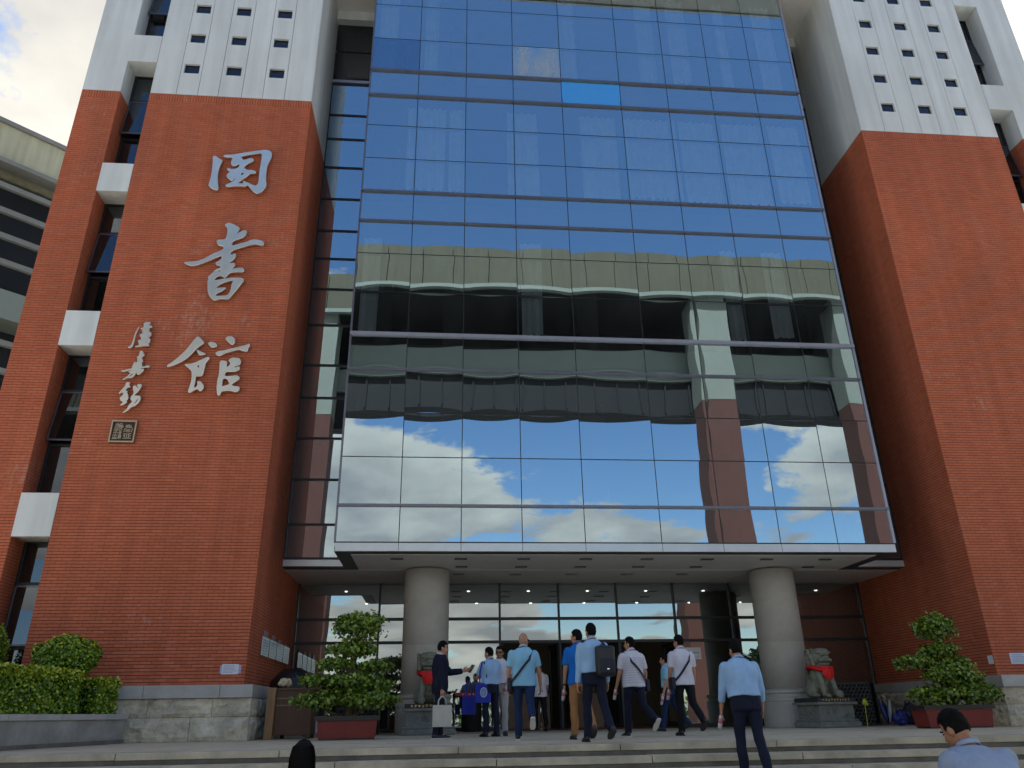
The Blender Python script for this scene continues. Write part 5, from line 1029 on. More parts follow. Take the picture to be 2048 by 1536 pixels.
def person(label, loc, H, rz, top, bottom, shoe, legL=(0,0,0), legR=(0,0,0), armL=(0,8,10,0), armR=(0,8,10,0), lean=0, head=(0,0), sleeve='short', tuck=False,
           hair='short', skin='skin', sole=None, belly=0.0, face=True, jacket=False, collar=None, belt=False, group='people on the terrace', wide=1.0, glasses=None, hunch=0, hair_fine=False, hair_low=-0.055):
    k = H/1.75; rz = R(rz); wide *= 1.07
    root = thing('person', label, 'person', loc, rz, group)
    ut = Vector((0, math.sin(R(lean)), math.cos(R(lean)))); ft = Vector((0, math.cos(R(lean)), -math.sin(R(lean))))
    ad = lambda v: Vector(v)
    legs = {}
    lows = []
    for s, (h, kn, fp) in ((-1, legL), (1, legR)):
        d1 = Vector((0.02*s, math.sin(R(h)), -math.cos(R(h)))).normalized(); d2 = Vector((0, math.sin(R(h - kn)), -math.cos(R(h - kn))))
        hip = Vector((s*0.092, 0, 0)); knee = hip + d1*0.43; ank = knee + d2*0.42
        rot = lambda y, z, fp=fp: Vector((0, y*math.cos(R(fp)) + z*math.sin(R(fp)), -y*math.sin(R(fp)) + z*math.cos(R(fp))))
        legs[s] = (hip, knee, ank, rot, fp); lows += [(ank + rot(-0.06, -0.085)).z, (ank + rot(0.19, -0.085)).z]
    P = Vector((0, 0, -min(lows)))
    S = lambda v: Vector(v)*k
    def ring(t, add=0.0, n=20, fw=0.0):
        a, b = tor(t, add); a *= wide; b *= wide; c = P + ut*t + ft*(fw + belly*0.5*math.exp(-((t - 0.08)/0.14)**2))
        if hunch: c = c + Vector((0, 1, -0.25))*hunch*max(0, t - 0.2)**2*4
        bb = b + belly*math.exp(-((t - 0.08)/0.14)**2); r_ = []
        for j in range(n):
            an = 2*math.pi*j/n; cx_, sy = math.cos(an), math.sin(an); e = 0.85
            r_.append(S(c + Vector((1, 0, 0))*a*math.copysign(abs(cx_)**e, cx_) + ft*bb*math.copysign(abs(sy)**e, sy)))
        return r_
    hz = lambda t: P + ut*t + (Vector((0, 1, -0.25))*hunch*max(0, t - 0.2)**2*4 if hunch else Vector((0, 0, 0)))
    J = {'P': P}
    # arms
    for s, nm, (f, ab, e, inw) in ((-1, 'L', armL), (1, 'R', armR)):
        sh = hz(0.43) + Vector((s*0.178*wide, 0, 0))
        def adir(fl, abd): return (Vector((s*math.sin(R(abd)), 0, 0)) + Vector((0, math.sin(R(fl)), -math.cos(R(fl))))*math.cos(R(abd))).normalized()
        d1 = adir(f, ab); el = sh + d1*0.285; d2 = adir(f + e, ab*0.4 - inw); wr = el + d2*0.245
        J['sh'+nm], J['el'+nm], J['wr'+nm], J['d'+nm] = sh, el, wr, d2; J['hand'+nm] = wr + d2*0.10
    # skin: head, neck, arms, palms and a slim core under the clothes, fused into one body
    hp = Matrix.Rotation(R(-head[0]), 3, 'Z') @ Matrix.Rotation(R(-lean*0.6 - head[1]), 3, 'X')
    nk = hz(0.52); hc = nk + Vector((0, 0.015, 0.03)) + (hp @ Vector((0, 0.012, 0.098))) + ft*0.0
    J['head'] = hc; hv = lambda v: S(hc + hp @ Vector(v)); HM = hp
    b = G()
    sc3 = lambda r: (r[0]*k, r[1]*k, r[2]*k)
    b.ell(hv((0, -0.008, 0.022)), sc3((0.075, 0.094, 0.106)), HM); b.ell(hv((0, 0.022, -0.035)), sc3((0.062, 0.073, 0.085)), HM); b.ell(hv((0, 0.045, -0.088)), sc3((0.036, 0.036, 0.03)), HM)
    b.cap_(hv((0, 0.088, 0.012)), hv((0, 0.106, -0.025)), 0.009*k, 0.014*k, 8)
    for s in (-1, 1): b.ell(hv((s*0.077, -0.005, -0.012)), sc3((0.013, 0.024, 0.034)), HM, 10, 6); b.ell(hv((s*0.033, 0.074, -0.025)), sc3((0.022, 0.016, 0.022)), HM, 8, 5)
    b.cap_(S(hz(0.46)), hv((0, -0.012, -0.06)), 0.060*k, 0.056*k)
    b.loft([ring(t, -0.022) for t in (-0.12, 0.0, 0.1, 0.2, 0.32, 0.41, 0.46, 0.50, 0.54)])
    for s in (-1, 1):
        hip, knee, ank, rot, fp = legs[s]
        b.cap_(S(P + hip), S(P + knee), 0.068*k, 0.045*k); b.cap_(S(P + knee), S(P + ank), 0.045*k, 0.032*k); b.cap_(S(P + ank), S(P + ank + rot(0.08, -0.05)), 0.032*k, 0.025*k)
    hands = G()
    for s, nm in ((-1, 'L'), (1, 'R')):
        sh, el, wr, d2 = J['sh'+nm], J['el'+nm], J['wr'+nm], J['d'+nm]
        b.cap_(S(sh - Vector((s*0.02, 0, 0))), S(el), 0.050*k, 0.041*k); b.cap_(S(el), S(wr), 0.041*k, 0.027*k)
        nrm = Vector((-s, 0, 0)) - d2*d2.dot(Vector((-s, 0, 0))); nrm = nrm.normalized(); wd = d2.cross(nrm)*(-s)      # wd points to the thumb side (forward when hanging)
        if wd.y + wd.z < 0: wd = -wd
        pm = Matrix((wd, nrm, d2)).transposed()
        b.ell(S(wr + d2*0.045), sc3((0.040, 0.018, 0.055)), pm, 12, 8)
        for q, (off, ln) in enumerate(((0.030, 0.044), (0.011, 0.050), (-0.009, 0.047), (-0.028, 0.037))):
            p0 = wr + d2*0.085 + wd*off; p1 = p0 + (d2*0.9 + nrm*0.35).normalized()*ln; p2 = p1 + (d2*0.45 + nrm*0.9).normalized()*ln*0.75
            hands.cap_(S(p0), S(p1), 0.0092*k, 0.0085*k, 7); hands.cap_(S(p1), S(p2), 0.0085*k, 0.007*k, 7)
        t0 = wr + d2*0.030 + wd*0.032; t1 = t0 + (d2*0.75 + wd*0.55 + nrm*0.25).normalized()*0.04; t2 = t1 + (d2*0.95 + nrm*0.3).normalized()*0.03
        hands.cap_(S(t0), S(t1), 0.0115*k, 0.010*k, 7); hands.cap_(S(t1), S(t2), 0.010*k, 0.008*k, 7)
    me = fuse(b, 0.0105*k, 2, 'body')
    bmx = bmesh.new(); bmx.from_mesh(me); tmp = hands.mesh('h', True); bmx.from_mesh(tmp); bmx.to_mesh(me); bmx.free(); bpy.data.meshes.remove(tmp)
    me.polygons.foreach_set('use_smooth', [True]*len(me.polygons))
    child(new('body', me, M[skin]), root)
    # trousers
    b = G(); b.loft([ring(t, 0.004) for t in (-0.13, -0.10, -0.05, 0.0, 0.05, 0.075)])
    for s in (-1, 1):
        hip, knee, ank, rot, fp = legs[s]
        crotch = P + hip + Vector((0, -0.005, -0.06)); hem = P + ank + Vector((0, -0.012, -0.02)); kn = P + knee
        b.cap_(S(P + hip + Vector((0, -0.01, -0.03))), S(kn + Vector((0, 0.005, 0))), 0.092*k*wide, 0.066*k); b.tube([S(kn), S(kn*0.5 + hem*0.5 + Vector((0, -0.012, 0))), S(hem)], [0.066*k, 0.066*k, 0.060*k], 14)
    child(new('trousers', fuse(b, 0.013*k, 2, 'trousers', 0.006*k, 11, H*7), bottom), root)
    # shirt or jacket
    b = G(); ad0 = 0.014 if not jacket else 0.026
    ts = (0.045, 0.1, 0.2, 0.32, 0.41, 0.46, 0.50, 0.528) if tuck else ((-0.10 if not jacket else -0.17), -0.05, 0.02, 0.1, 0.2, 0.32, 0.41, 0.46, 0.50, 0.528)
    b.loft([ring(t, ad0 + (0.012 if (tuck and t < 0.11) else 0) + (0.004 if t < 0 else 0)) for t in ts])
    for s, nm in ((-1, 'L'), (1, 'R')):
        sh, el, wr = J['sh'+nm], J['el'+nm], J['wr'+nm]; aa = 0.008 if jacket else 0.0
        b.ell(S(sh - Vector((s*0.012, 0, 0))), sc3((0.068 + aa, 0.068 + aa, 0.066 + aa)))
        if sleeve == 'short': b.cap_(S(sh), S(sh*0.22 + el*0.78), 0.068*k, 0.064*k, 14, False)
        else:
            end = wr if sleeve == 'long' else el*0.35 + wr*0.65
            b.cap_(S(sh), S(el), (0.066 + aa)*k, (0.053 + aa)*k, 14); b.cap_(S(el), S(end), (0.053 + aa)*k, (0.042 + aa)*k, 14, False); b.ell(S(el), sc3((0.053 + aa, 0.053 + aa, 0.053 + aa)))
    child(new('jacket' if jacket else 'shirt', fuse(b, 0.0125*k, 2, 'jacket' if jacket else 'shirt', 0.0065*k, 9, H*11 + loc[0]), top), root)
    col = G(); cp = []
    for j in range(20):
        an = 2*math.pi*j/20; cp.append(S(hz(0.517) + Vector((0.071*math.cos(an), 0.074*math.sin(an) + 0.004, 0.022 - 0.030*math.sin(an)))))
    col.tube(cp + [cp[0], cp[1]], 0.017*k, 6, False, 0.35); child(col.build('collar', collar or top, smooth=True), root)
    if jacket and collar:
        v = [S(hz(0.51) + Vector((-0.05, 0.075, 0))), S(hz(0.51) + Vector((0.05, 0.075, 0))), S(hz(0.28) + ft*0.160 + Vector((0.022, 0, 0))), S(hz(0.28) + ft*0.160 + Vector((-0.022, 0, 0)))]
        v2 = [S(hz(0.10) + ft*0.158 + Vector((0.02, 0, 0))), S(hz(0.10) + ft*0.158 + Vector((-0.02, 0, 0)))]
        child(G().add(v + v2, [(0, 1, 2, 3), (3, 2, 4, 5)]).build('shirt_front', collar), root)
    if belt or tuck:
        child(G().loft([ring(0.040, 0.018), ring(0.072, 0.018)], True, False).build('belt', M['black'], smooth=True), root)
    # shoes
    for s in (-1, 1):
        hip, knee, ank, rot, fp = legs[s]; c = P + ank; q = G(); so = G()
        def sr(y, zc, a, h, lo): return [S(c + Vector((s*0.012, 0, 0)) + Vector((a*math.cos(2*math.pi*j/12), 0, 0)) + rot(y, zc + (h if math.sin(2*math.pi*j/12) > 0 else lo)*math.sin(2*math.pi*j/12))) for j in range(12)]
        q.loft([sr(-0.075, -0.04, 0.022, 0.03, 0.025), sr(-0.055, -0.03, 0.036, 0.05, 0.04), sr(0.0, -0.03, 0.042, 0.055, 0.04), sr(0.07, -0.045, 0.046, 0.035, 0.025), sr(0.14, -0.052, 0.045, 0.022, 0.018), sr(0.19, -0.057, 0.028, 0.012, 0.012)])
        sh_ = q.build('shoe', shoe, smooth=True); child(sh_, root)
        pr = [(-0.08, 0.030), (-0.05, 0.040), (0.0, 0.040), (0.07, 0.047), (0.14, 0.047), (0.195, 0.028)]
        so.loft([[S(c + Vector((s*0.012 + x_, 0, 0)) + rot(y_, z_)) for x_, z_ in ((-w_, -0.085), (w_, -0.085), (w_*1.02, -0.064), (-w_*1.02, -0.064))] for y_, w_ in pr])
        o = so.build('sole', sole or M['black']); o.parent = sh_
    # hair shell over the skull
    if hair != 'bald':
        n, m = 34, 22; vs = []; fs = []; long_ = hair == 'long'
        rr = random.Random(len(label)*31 + int(H*100)); seed_h = rr.random()*20
        for i in range(m + 1):
            th = math.pi*(0.01 + 0.98*i/m)
            for j in range(n):
                ph = 2*math.pi*j/n; v = Vector((math.sin(th)*math.cos(ph), math.sin(th)*math.sin(ph), math.cos(th)))
                q = Vector((v.x*0.075, v.y*0.094 - 0.008, v.z*0.106 + 0.022))
                on = (q.z > 0.052 + 0.30*max(0, q.y)) or (q.y < -0.015 and q.z > hair_low) or (abs(q.x) > 0.05 and q.y < 0.028 and q.z > 0.005)
                kk = 1.0
                if on: kk = 1.075 + (0.05 if q.z > 0.08 else 0) + 0.06*noise.noise(v*5 + Vector((seed_h, 0, 0))) + rr.uniform(-0.02, 0.03)
                else: kk = 0.90
                vs.append(hv((v.x*0.075*kk, v.y*0.094*kk - 0.008, v.z*0.106*kk + 0.022)))
        for i in range(m):
            for j in range(n): fs.append((i*n+j, (i+1)*n+j, (i+1)*n+(j+1) % n, i*n+(j+1) % n))
        hg = G().add(vs, fs)
        for q_ in range(1500 if hair_fine else 700):                       # short strands lift the outline of the hair
            th, ph = math.acos(rr.uniform(-0.35, 1)), rr.uniform(0, 6.283); v = Vector((math.sin(th)*math.cos(ph), math.sin(th)*math.sin(ph), math.cos(th)))
            q = Vector((v.x*0.075, v.y*0.094 - 0.008, v.z*0.106 + 0.022))
            if not ((q.z > 0.056 + 0.30*max(0, q.y)) or (q.y < -0.015 and q.z > hair_low)): continue
            p0 = Vector((v.x*0.079, v.y*0.099 - 0.008, v.z*0.112 + 0.022)); tg = (Vector((rr.gauss(0, 0.5), 0.3 + rr.gauss(0, 0.5), -0.6 + rr.gauss(0, 0.3))) - v*0.2); tg = (tg - v*tg.dot(v)).normalized()
            ln = rr.uniform(0.018, 0.034) if q.z > 0.05 else rr.uniform(0.008, 0.016); sd = tg.cross(v).normalized()*0.0016
            e = p0 + tg*ln + v*ln*rr.uniform(0.15, 0.45); hg.add([hv(p0 - sd), hv(p0 + sd), hv(e)], [(0, 1, 2)])
        child(hg.build('hair', M['hair'], smooth=True), root)
    if face:
        for s in (-1, 1):
            child(G().ell(hv((s*0.031, 0.080, 0.006)), sc3((0.013, 0.006, 0.006)), HM, 8, 5).build('eye', M['black'], smooth=True), root)
            child(G().obox(hv((s*0.033, 0.083, 0.026)), HM @ Vector((0.019*k, -s*0.004*k, 0)), HM @ Vector((0, 0.005*k, 0)), HM @ Vector((0, 0, 0.0035*k))).build('eyebrow', M['hair']), root)
        child(G().ell(hv((0, 0.092, -0.058)), sc3((0.022, 0.006, 0.005)), HM, 8, 5).build('mouth', M['lip'], smooth=True), root)
    if glasses:
        g_ = thing('eyeglasses', glasses, 'glasses', loc, rz)
        for s in (-1, 1):
            child(G().obox(hv((s*0.032, 0.100, 0.006)), HM @ Vector((0.026*k, 0, 0)), HM @ Vector((0, 0.002*k, 0)), HM @ Vector((0, 0, 0.017*k))).build('lens', M['black']), g_)
            child(G().tube([hv((s*0.058, 0.098, 0.012)), hv((s*0.082, 0.0, 0.006))], 0.003*k, 5).build('temple', M['black']), g_)
        child(G().tube([hv((-0.008, 0.103, 0.010)), hv((0.008, 0.103, 0.010))], 0.003*k, 5).build('bridge', M['black']), g_)
    MW = Matrix.Translation(loc) @ Matrix.Rotation(rz, 4, 'Z')
    J.update(root=root, k=k, W=lambda v: MW @ (Vector(v)*k), rz=rz, ut=ut, ft=ft, hz=hz, wide=wide, belly=belly, loc=loc)
    return J

def crossbody(J, label, s, pouch=True):
    """strap over shoulder s (+1 right) to the other hip, with a small flat bag"""
    t = thing('shoulder_bag', label, 'bag', J['loc'], J['rz']); k = J['k']; pts = []
    for j in range(33):
        an = 2*math.pi*j/32; tt = 0.215 + 0.265*s*math.cos(an); tt = min(0.478, tt); a, b = tor(tt, 0.030); a *= J['wide']; b = b*J['wide'] + J['belly']*math.exp(-((tt - 0.08)/0.14)**2)
        x = a*math.cos(an) if s*math.cos(an) < 0.5 else a*math.cos(an)*0.78
        pts.append((J['hz'](tt) + Vector((x, 0, 0)) + J['ft']*(b*math.sin(an)))*k)
    gm = G(); rings = []
    for i, p in enumerate(pts):
        tg = (pts[(i+1) % 32] - pts[i-1 if i else 31]).normalized(); ctr = J['hz'](0.22)*k; outw = (p - ctr); outw.z = 0; outw.normalize(); w = tg.cross(outw).normalized()*0.020*k
        rings.append([p - w, p + w, p + w + outw*0.006, p - w + outw*0.006])
    gm.loft(rings, True, False); child(gm.build('strap', M['strap'], smooth=False), t)
    if pouch:
        c = (J['hz'](-0.06) + Vector((-s*0.215*J['wide'], 0.0, 0)))*k
        child(G().bbox(c.x - 0.035*k, c.x + 0.035*k, c.y - 0.09*k, c.y + 0.09*k, c.z - 0.11*k, c.z + 0.10*k, 0.02).build('pouch', M['strap'], smooth=True), t)
    return t
def tote(label, W, rz, w, h, m, hh=0.16, logo=None, d=0.05):
    """W: world point where the handles are held; bag hangs below"""
    t = thing('tote_bag', label, 'bag', tuple(W - Vector((0, 0, hh + h))), rz)
    vs = []; fs = []; nx, nz_ = 6, 6
    gm = G()
    for sgn in (-1, 1):
        base = len(vs)
        for j in range(nz_ + 1):
            for i in range(nx + 1):
                u_, v_ = i/nx*2 - 1, j/nz_; vs.append((u_*w/2, sgn*(0.006 + d/2*(1 - u_**4)*(1 - 0.75*v_) ) + 0.004*math.sin(4*u_ + 5*v_), v_*h))
        for j in range(nz_):
            for i in range(nx):
                k0 = base + j*(nx+1)+i; q = (k0, k0+1, k0+nx+2, k0+nx+1); fs.append(q if sgn < 0 else q[::-1])
    n1 = (nx+1)*(nz_+1)
    for j in range(nz_): fs.append((j*(nx+1), (j+1)*(nx+1), n1+(j+1)*(nx+1), n1+j*(nx+1))); a = j*(nx+1)+nx; fs.append((a, n1+a, n1+a+nx+1, a+nx+1))
    for i in range(nx): fs.append((i, n1+i, n1+i+1, i+1))
    child(G().add(vs, fs).build('bag_body', m, smooth=False), t)
    for sgn in (-1, 1):
        gm = G(); gm.tube([(-w*0.22, sgn*0.012, h - 0.04), (-w*0.20, sgn*0.014, h + hh*0.55), (-0.02, sgn*0.006, h + hh), (0.02, sgn*0.006, h + hh), (w*0.20, sgn*0.014, h + hh*0.55), (w*0.22, sgn*0.012, h - 0.04)], 0.013, 6, True, 0.3, (0, 0, 1))
        child(gm.build('handle', m), t)
    if logo:
        lg = G(); yy = -(d/2 + 0.014); zc = h*0.52; n = 28
        for r0, r1 in ((0.072, 0.084), (0.050, 0.056)):
            vs = [(r*math.cos(2*math.pi*j/n)*0.92, yy, zc + r*math.sin(2*math.pi*j/n)*1.15) for r in (r0, r1) for j in range(n)]
            lg.add(vs, [(j, (j+1) % n, n + (j+1) % n, n + j) for j in range(n)])
        for k_ in range(20):
            a = 2*math.pi*k_/20; lg.obox((0.064*math.cos(a)*0.92, yy, zc + 0.064*math.sin(a)*1.15), (0.005, 0, 0), (0, 0.0005, 0), (0, 0, 0.005))
        lg.box(-0.032, 0.032, yy - 0.001, yy, zc + 0.022, zc + 0.034); lg.box(-0.007, 0.007, yy - 0.001, yy, zc - 0.05, zc + 0.022)
        lg.box(-0.032, -0.020, yy - 0.001, yy, zc - 0.035, zc + 0.012); lg.box(0.020, 0.032, yy - 0.001, yy, zc - 0.035, zc + 0.012)
        child(lg.build('emblem', logo), t)
    return t
def bottle(label, W, m, rz=0, tilt=0.35):
    t = thing('water_bottle', label, 'bottle', tuple(W), rz, 'water bottles in hands'); t.rotation_euler = (tilt, 0.15, rz)
    child(G().lathe([(0.0, -0.14), (0.029, -0.135), (0.031, -0.06), (0.028, -0.03), (0.031, 0.0), (0.031, 0.035), (0.014, 0.065), (0.013, 0.08)], (0,0,0), 14).build('flask', m, smooth=True), t)
    child(G().lathe([(0.015, 0.078), (0.015, 0.098), (0.012, 0.10)], (0,0,0), 12).build('cap', M['bag_white'], smooth=True), t)
    child(G().lathe([(0.0318, -0.055), (0.0318, 0.01)], (0,0,0), 14).build('wrapper', mat(label[:12], (0.55, 0.16, 0.22), 0.4), smooth=True), t)
M['bottle'] = mat('clear_plastic', (0.55, 0.58, 0.62), 0.15, spec=0.8)
NAVY = cloth('navy_trousers', (0.010, 0.014, 0.032)); BLACKT = cloth('black_trousers', (0.008, 0.009, 0.013)); JEANS = cloth('dark_jeans', (0.013, 0.028, 0.085))
LBLUE = cloth('light_blue_shirt', (0.30, 0.48, 0.72)); SKYP = cloth('sky_blue_polo', (0.24, 0.50, 0.70)); BLUE = cloth('bright_blue_polo', (0.010, 0.14, 0.52)); WHITE = cloth('white_shirt', (0.60, 0.60, 0.70))
KHAKI = cloth('khaki_trousers', (0.34, 0.175, 0.075)); GREYT = cloth('pale_grey_trousers', (0.36, 0.36, 0.37)); SUIT = cloth('navy_suit', (0.007, 0.010, 0.030), 0.7); BLAZER = cloth('pale_blue_jacket', (0.27, 0.34, 0.47))
DSHOE = mat('dark_shoe', (0.012, 0.012, 0.018), 0.4); BSHOE = mat('brown_shoe', (0.05, 0.04, 0.03), 0.6); SOLEW = mat('white_sole', (0.6, 0.6, 0.6), 0.6)
TOTEB = mat('royal_blue_tote', (0.006, 0.022, 0.33), 0.7, var=0.1, vscale=8, bump=0.1); TOTEW = mat('off_white_tote', (0.48, 0.48, 0.42), 0.8, var=0.06, vscale=8, bump=0.1); EMB = mat('white_emblem', (0.45, 0.6, 0.75), 0.7)

p = person('man in a navy suit standing sideways before the left lion, looking at a phone', (0.03, 16.1, 0), 1.82, -90, SUIT, SUIT, DSHOE, (4, 4, 0), (-3, 2, 0), (40, 6, 58, 4), (2, 8, 4, 0), 0, (0, 8), 'long', jacket=True, collar=WHITE, sole=SOLEW)
t = thing('mobile_phone', 'dark phone held up by the man in the navy suit', 'phone', tuple(p['W'](p['handL'] + p['dL']*0.06)), p['rz']); t.rotation_euler = (R(-35), R(10), p['rz'] + R(48))
child(G().bbox(-0.042, 0.042, -0.006, 0.006, -0.07, 0.11, 0.004).build('case', M['black']), t); child(G().box(-0.034, 0.034, -0.0062, -0.0052, -0.055, 0.095).build('screen', mat('phone_screen', (0.03, 0.03, 0.035), 0.1)), t)
tote('off white tote bag hanging from the hand of the man in the navy suit', p['W'](p['handR'] + p['dR']*0.02) + Vector((0.0, -0.02, 0)), 0, 0.36, 0.38, TOTEW, 0.15)
p = person('man in light blue shirt with blue tote bag, back turned, left of the bald man', (1.09, 17.3, 0), 1.79, 28, LBLUE, NAVY, DSHOE, (4, 6, 0), (-3, 4, 0), (28, 6, 62, 18), (30, 4, 66, 20), 0, (-25, 8), 'short', tuck=True)
tote('royal blue tote bag with round white emblem hanging from a shoulder', p['W'](p['shL'] + Vector((-0.02, -0.06, 0.05))), R(14), 0.34, 0.38, TOTEB, 0.42, EMB)
tote('second royal blue bag held low in front of the light blue shirted man', p['W'](p['handL'] + Vector((-0.10, 0.02, -0.05))), R(20), 0.30, 0.36, TOTEB, 0.30)
p = person('man in white shirt, pale grey trousers and sunglasses facing the camera', (1.34, 17.9, 0), 1.86, 172, WHITE, GREYT, DSHOE, (14, 8, -6), (-12, 16, 14), (10, 8, 40, 20), (6, 8, 14, 0), 0, (6, 4), 'short', tuck=True, skin='skin_dk', glasses='dark sunglasses worn by the man in pale grey trousers')
bottle('small bottle in the hand of the man in sunglasses', p['W'](p['handL']), M['bottle'])
p = person('bald man in sky blue polo and dark jeans seen from behind with shoulder strap', (1.50, 14.4, 0), 1.81, -4, SKYP, JEANS, DSHOE, (8, 4, 0), (-20, 46, 40), (-4, 10, 10, 0), (0, 12, 12, 0), 2, (38, 0), 'short', hair='bald', belly=0.03, wide=1.08, sole=SOLEW, glasses='thin dark glasses worn by the bald man')
crossbody(p, 'navy shoulder bag worn across the bald man with the sky blue polo', 1)
p = person('person in white shirt and dark trousers entering the left doorway behind the bald man', (2.70, 21.9, 0), 1.72, 10, WHITE, BLACKT, DSHOE, (10, 6, 0), (-8, 14, 14), (6, 8, 30, 0), (8, 8, 40, 0), 2, (0, 0), 'short')
p = person('man in bright blue polo and khaki trousers with head turned left', (2.46, 14.2, 0), 1.84, 4, BLUE, KHAKI, BSHOE, (8, 4, 0), (-10, 30, 28), (4, 8, 10, 0), (2, 8, 14, 0), 1, (-48, 2), 'short', wide=0.98)
bottle('pink labelled bottle in the hand of the man in the bright blue polo', p['W'](p['handL'] + p['dL']*0.03), M['bottle'])
t = thing('wrist_watch', 'dark watch on the wrist of the man in the bright blue polo', 'watch', tuple(p['W'](p['wrL'])), 0)
ax = p['dL']; child(G().cap_(-ax*0.014, ax*0.014, 0.036, 0.036, 12, False).build('band', M['black'], smooth=True), t)
p = person('tall man in light blue long sleeves with a black backpack over one shoulder', (2.44, 12.75, 0), 1.80, 6, LBLUE, NAVY, DSHOE, (12, 4, 0), (-14, 30, 26), (2, 8, 8, 0), (4, 8, 12, 0), 1, (-14, 0), 'long', tuck=True)
bp = thing('backpack', 'black backpack hanging from the right shoulder of the tall man in light blue', 'backpack', tuple(p['W'](p['hz'](-0.02) + Vector((0.13, -0.20, 0)))), p['rz'])
child(G().bbox(-0.15, 0.15, -0.10, 0.08, 0.0, 0.46, 0.05).build('main_pocket', M['black'], smooth=True), bp); child(G().bbox(-0.12, 0.12, -0.15, -0.098, 0.04, 0.26, 0.025).build('front_pocket', M['strap'], smooth=True), bp)
child(G().tube([(0.02, 0.07, 0.44), (0.03, 0.12, 0.50), (0.04, 0.22, 0.505), (0.05, 0.33, 0.42), (0.06, 0.34, 0.25), (0.08, 0.22, 0.10), (0.10, 0.08, 0.06)], 0.026, 8, True, 0.35).build('shoulder_strap', M['black'], smooth=True), bp)
child(G().tube([(-0.04, 0.06, 0.455), (-0.02, 0.06, 0.50), (0.02, 0.06, 0.50), (0.04, 0.06, 0.455)], 0.010, 6).build('grab_handle', M['black']), bp); child(G().box(-0.02, 0.02, -0.1525, -0.1505, 0.10, 0.115).build('badge', M['chrome']), bp)
p = person('man in white striped polo with dark strap, striding left of the small man', (3.62, 15.0, 0), 1.79, 16, WHITE, NAVY, DSHOE, (14, 6, 0), (-16, 44, 44), (10, 8, 18, 0), (-4, 10, 20, 0), 3, (-38, 0), 'short', belly=0.03, wide=1.06, sole=SOLEW)
crossbody(p, 'dark strapped bag worn across the man in the white striped polo', -1)
M['stripe'] = mat('grey_stripe', (0.36, 0.35, 0.42), 0.8)
gm = G()
for q in range(11):
    tt = -0.03 + q*0.042
    if tt > 0.40: break
    a, b = tor(tt, 0.0215); a *= 1.134; b = b*1.134 + 0.03*math.exp(-((tt - 0.08)/0.14)**2); rings = []
    pr = []
    for dz in (-0.003, 0.003):
        ring_ = []
        for j in range(24):
            an = 2*math.pi*j/24; e = 0.85; cx_, sy = math.cos(an), math.sin(an)
            ring_.append((p['hz'](tt + dz) + p['ft']*(0.03*0.5*math.exp(-((tt - 0.08)/0.14)**2)) + Vector((a*math.copysign(abs(cx_)**e, cx_), 0, 0)) + p['ft']*(b*math.copysign(abs(sy)**e, sy)))*p['k'])
        pr.append(ring_)
    gm.loft(pr, True, False)
child(gm.build('shirt_stripes', M['stripe']), p['root'])
bottle('small bottle in the hand of the man in the striped polo', p['W'](p['handL'] + p['dL']*0.02), M['bottle'])
p = person('small older man in sky blue polo and blue jeans walking left near the doors', (5.42, 19.0, 0), 1.74, 72, SKYP, JEANS, DSHOE, (18, 6, -4), (-18, 18, 16), (4, 8, 14, 0), (-4, 8, 16, 0), 4, (8, 0), 'short', tuck=True, belly=0.02)
bottle('clear bottle in the hand of the small man in the sky blue polo', p['W'](p['handL'] + p['dL']*0.03), M['bottle'])
p = person('man in plain white polo and black trousers with a diagonal navy strap', (4.66, 15.3, 0), 1.83, 8, WHITE, BLACKT, DSHOE, (6, 4, 0), (-14, 38, 36), (4, 8, 12, 0), (0, 8, 20, 0), 2, (-30, 2), 'short')
crossbody(p, 'navy strapped bag worn across the man in the plain white polo', 1)
bottle('pink labelled bottle in the hand of the man in the plain white polo', p['W'](p['handL'] + p['dL']*0.03), M['bottle'])
yb = 11.05
p = person('man in light blue shirt and navy trousers climbing the steps, leaning forward', (4.26, 11.2, -0.465), 1.87, -3, LBLUE, NAVY, DSHOE, (8, 6, 0), (-8, 18, 14), (10, 10, 8, 0), (0, 10, 22, 0), 9, (-16, 6), 'rolled', tuck=True, wide=1.06, group='people on the steps')
bottle('pink labelled bottle in the hand of the man climbing the steps', p['W'](p['handL'] + p['dL']*0.03), M['bottle'])
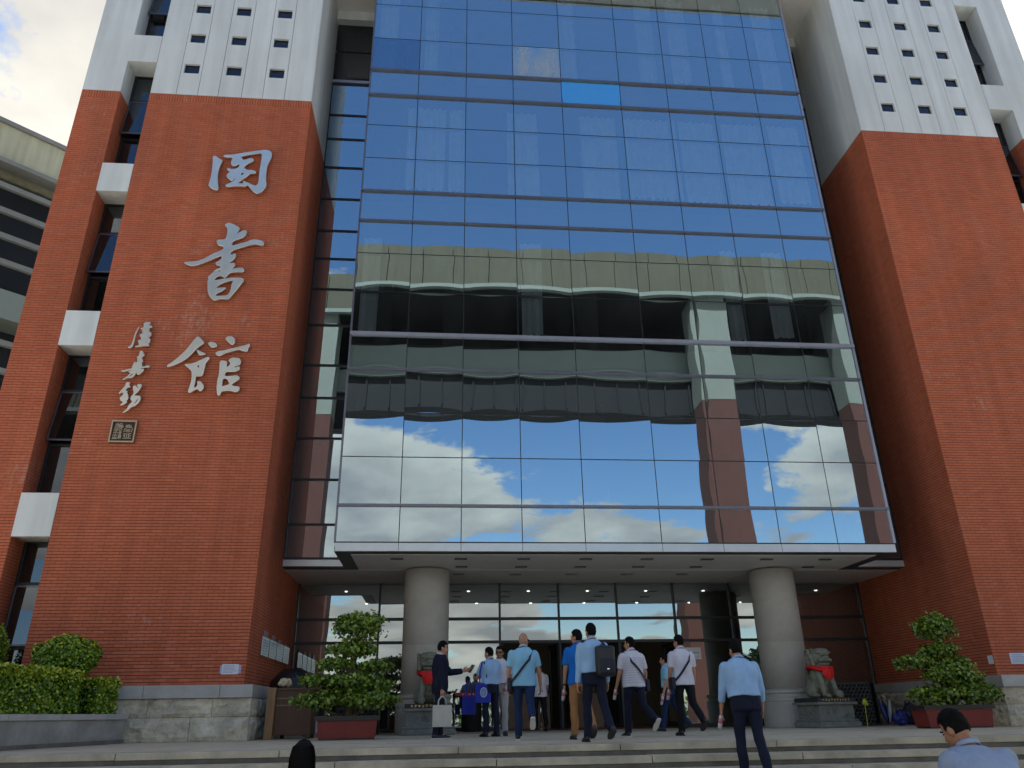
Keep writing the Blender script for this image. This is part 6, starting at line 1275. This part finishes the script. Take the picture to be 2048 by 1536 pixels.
p = person('man in pale blue jacket with bowed head at the lower right corner', (3.55, 5.2, -1.24), 1.72, -2, BLAZER, NAVY, DSHOE, (0, 2, 0), (0, 2, 0), (12, 8, 30, 6), (12, 8, 30, 6), 6, (-26, 24), 'long', jacket=True, hunch=0.35, hair_fine=True, hair_low=-0.04, skin='skin_dk', group='people below the steps', wide=1.0)
p = person('dark haired woman in black at the bottom edge left of centre', (-0.93, 6.0, -1.24), 1.53, 0, cloth('black_top', (0.007, 0.007, 0.010)), BLACKT, DSHOE, (0, 2, 0), (0, 2, 0), (4, 8, 10, 0), (4, 8, 10, 0), 2, (0, 0), 'long', group='people below the steps')
# her long straight hair falls over the shoulders
hw = G(); kk = p['k']; rings = []
for zt, a, b_ in ((0.128, 0.030, 0.034), (0.118, 0.052, 0.062), (0.085, 0.078, 0.092), (0.03, 0.092, 0.106), (-0.04, 0.097, 0.10), (-0.12, 0.105, 0.095), (-0.22, 0.112, 0.085), (-0.34, 0.11, 0.07)):
    rings.append([(p['head'] + Vector((a*math.cos(2*math.pi*j/24), -0.03 + b_*math.sin(2*math.pi*j/24)*(1 if math.sin(2*math.pi*j/24) < 0 else 0.45), zt)))*kk for j in range(24)])
hw.loft(rings)
rr = random.Random(12)
for q_ in range(900):
    a = rr.uniform(0, 6.283); pts_ = []
    for (zt, ra, rb) in ((0.124, 0.035, 0.04), (0.09, 0.080, 0.094), (0.02, 0.097, 0.110), (-0.08, 0.104, 0.102), (-0.20, 0.114, 0.090), (-0.33, 0.112, 0.075)):
        a2 = a + rr.gauss(0, 0.02); pts_.append((p['head'] + Vector((ra*math.cos(a2)*1.012, -0.03 + rb*1.012*math.sin(a2)*(1 if math.sin(a2) < 0 else 0.45), zt)))*kk)
    off = Vector((0.0013, 0, 0)) if abs(math.sin(a)) > 0.6 else Vector((0, 0.0013, 0)); jit = 1 + rr.uniform(0, 0.03)
    vs_ = [x_ - off for x_ in pts_] + [x_ + off for x_ in pts_]; c0 = p['head']*kk
    vs_ = [Vector((c0.x + (x_.x - c0.x)*jit, c0.y + (x_.y - c0.y)*jit, x_.z)) for x_ in vs_]
    hw.add(vs_, [(i_, i_+1, i_+7, i_+6) for i_ in range(5)])
child(hw.build('long_hair', M['hair'], smooth=True), p['root'])
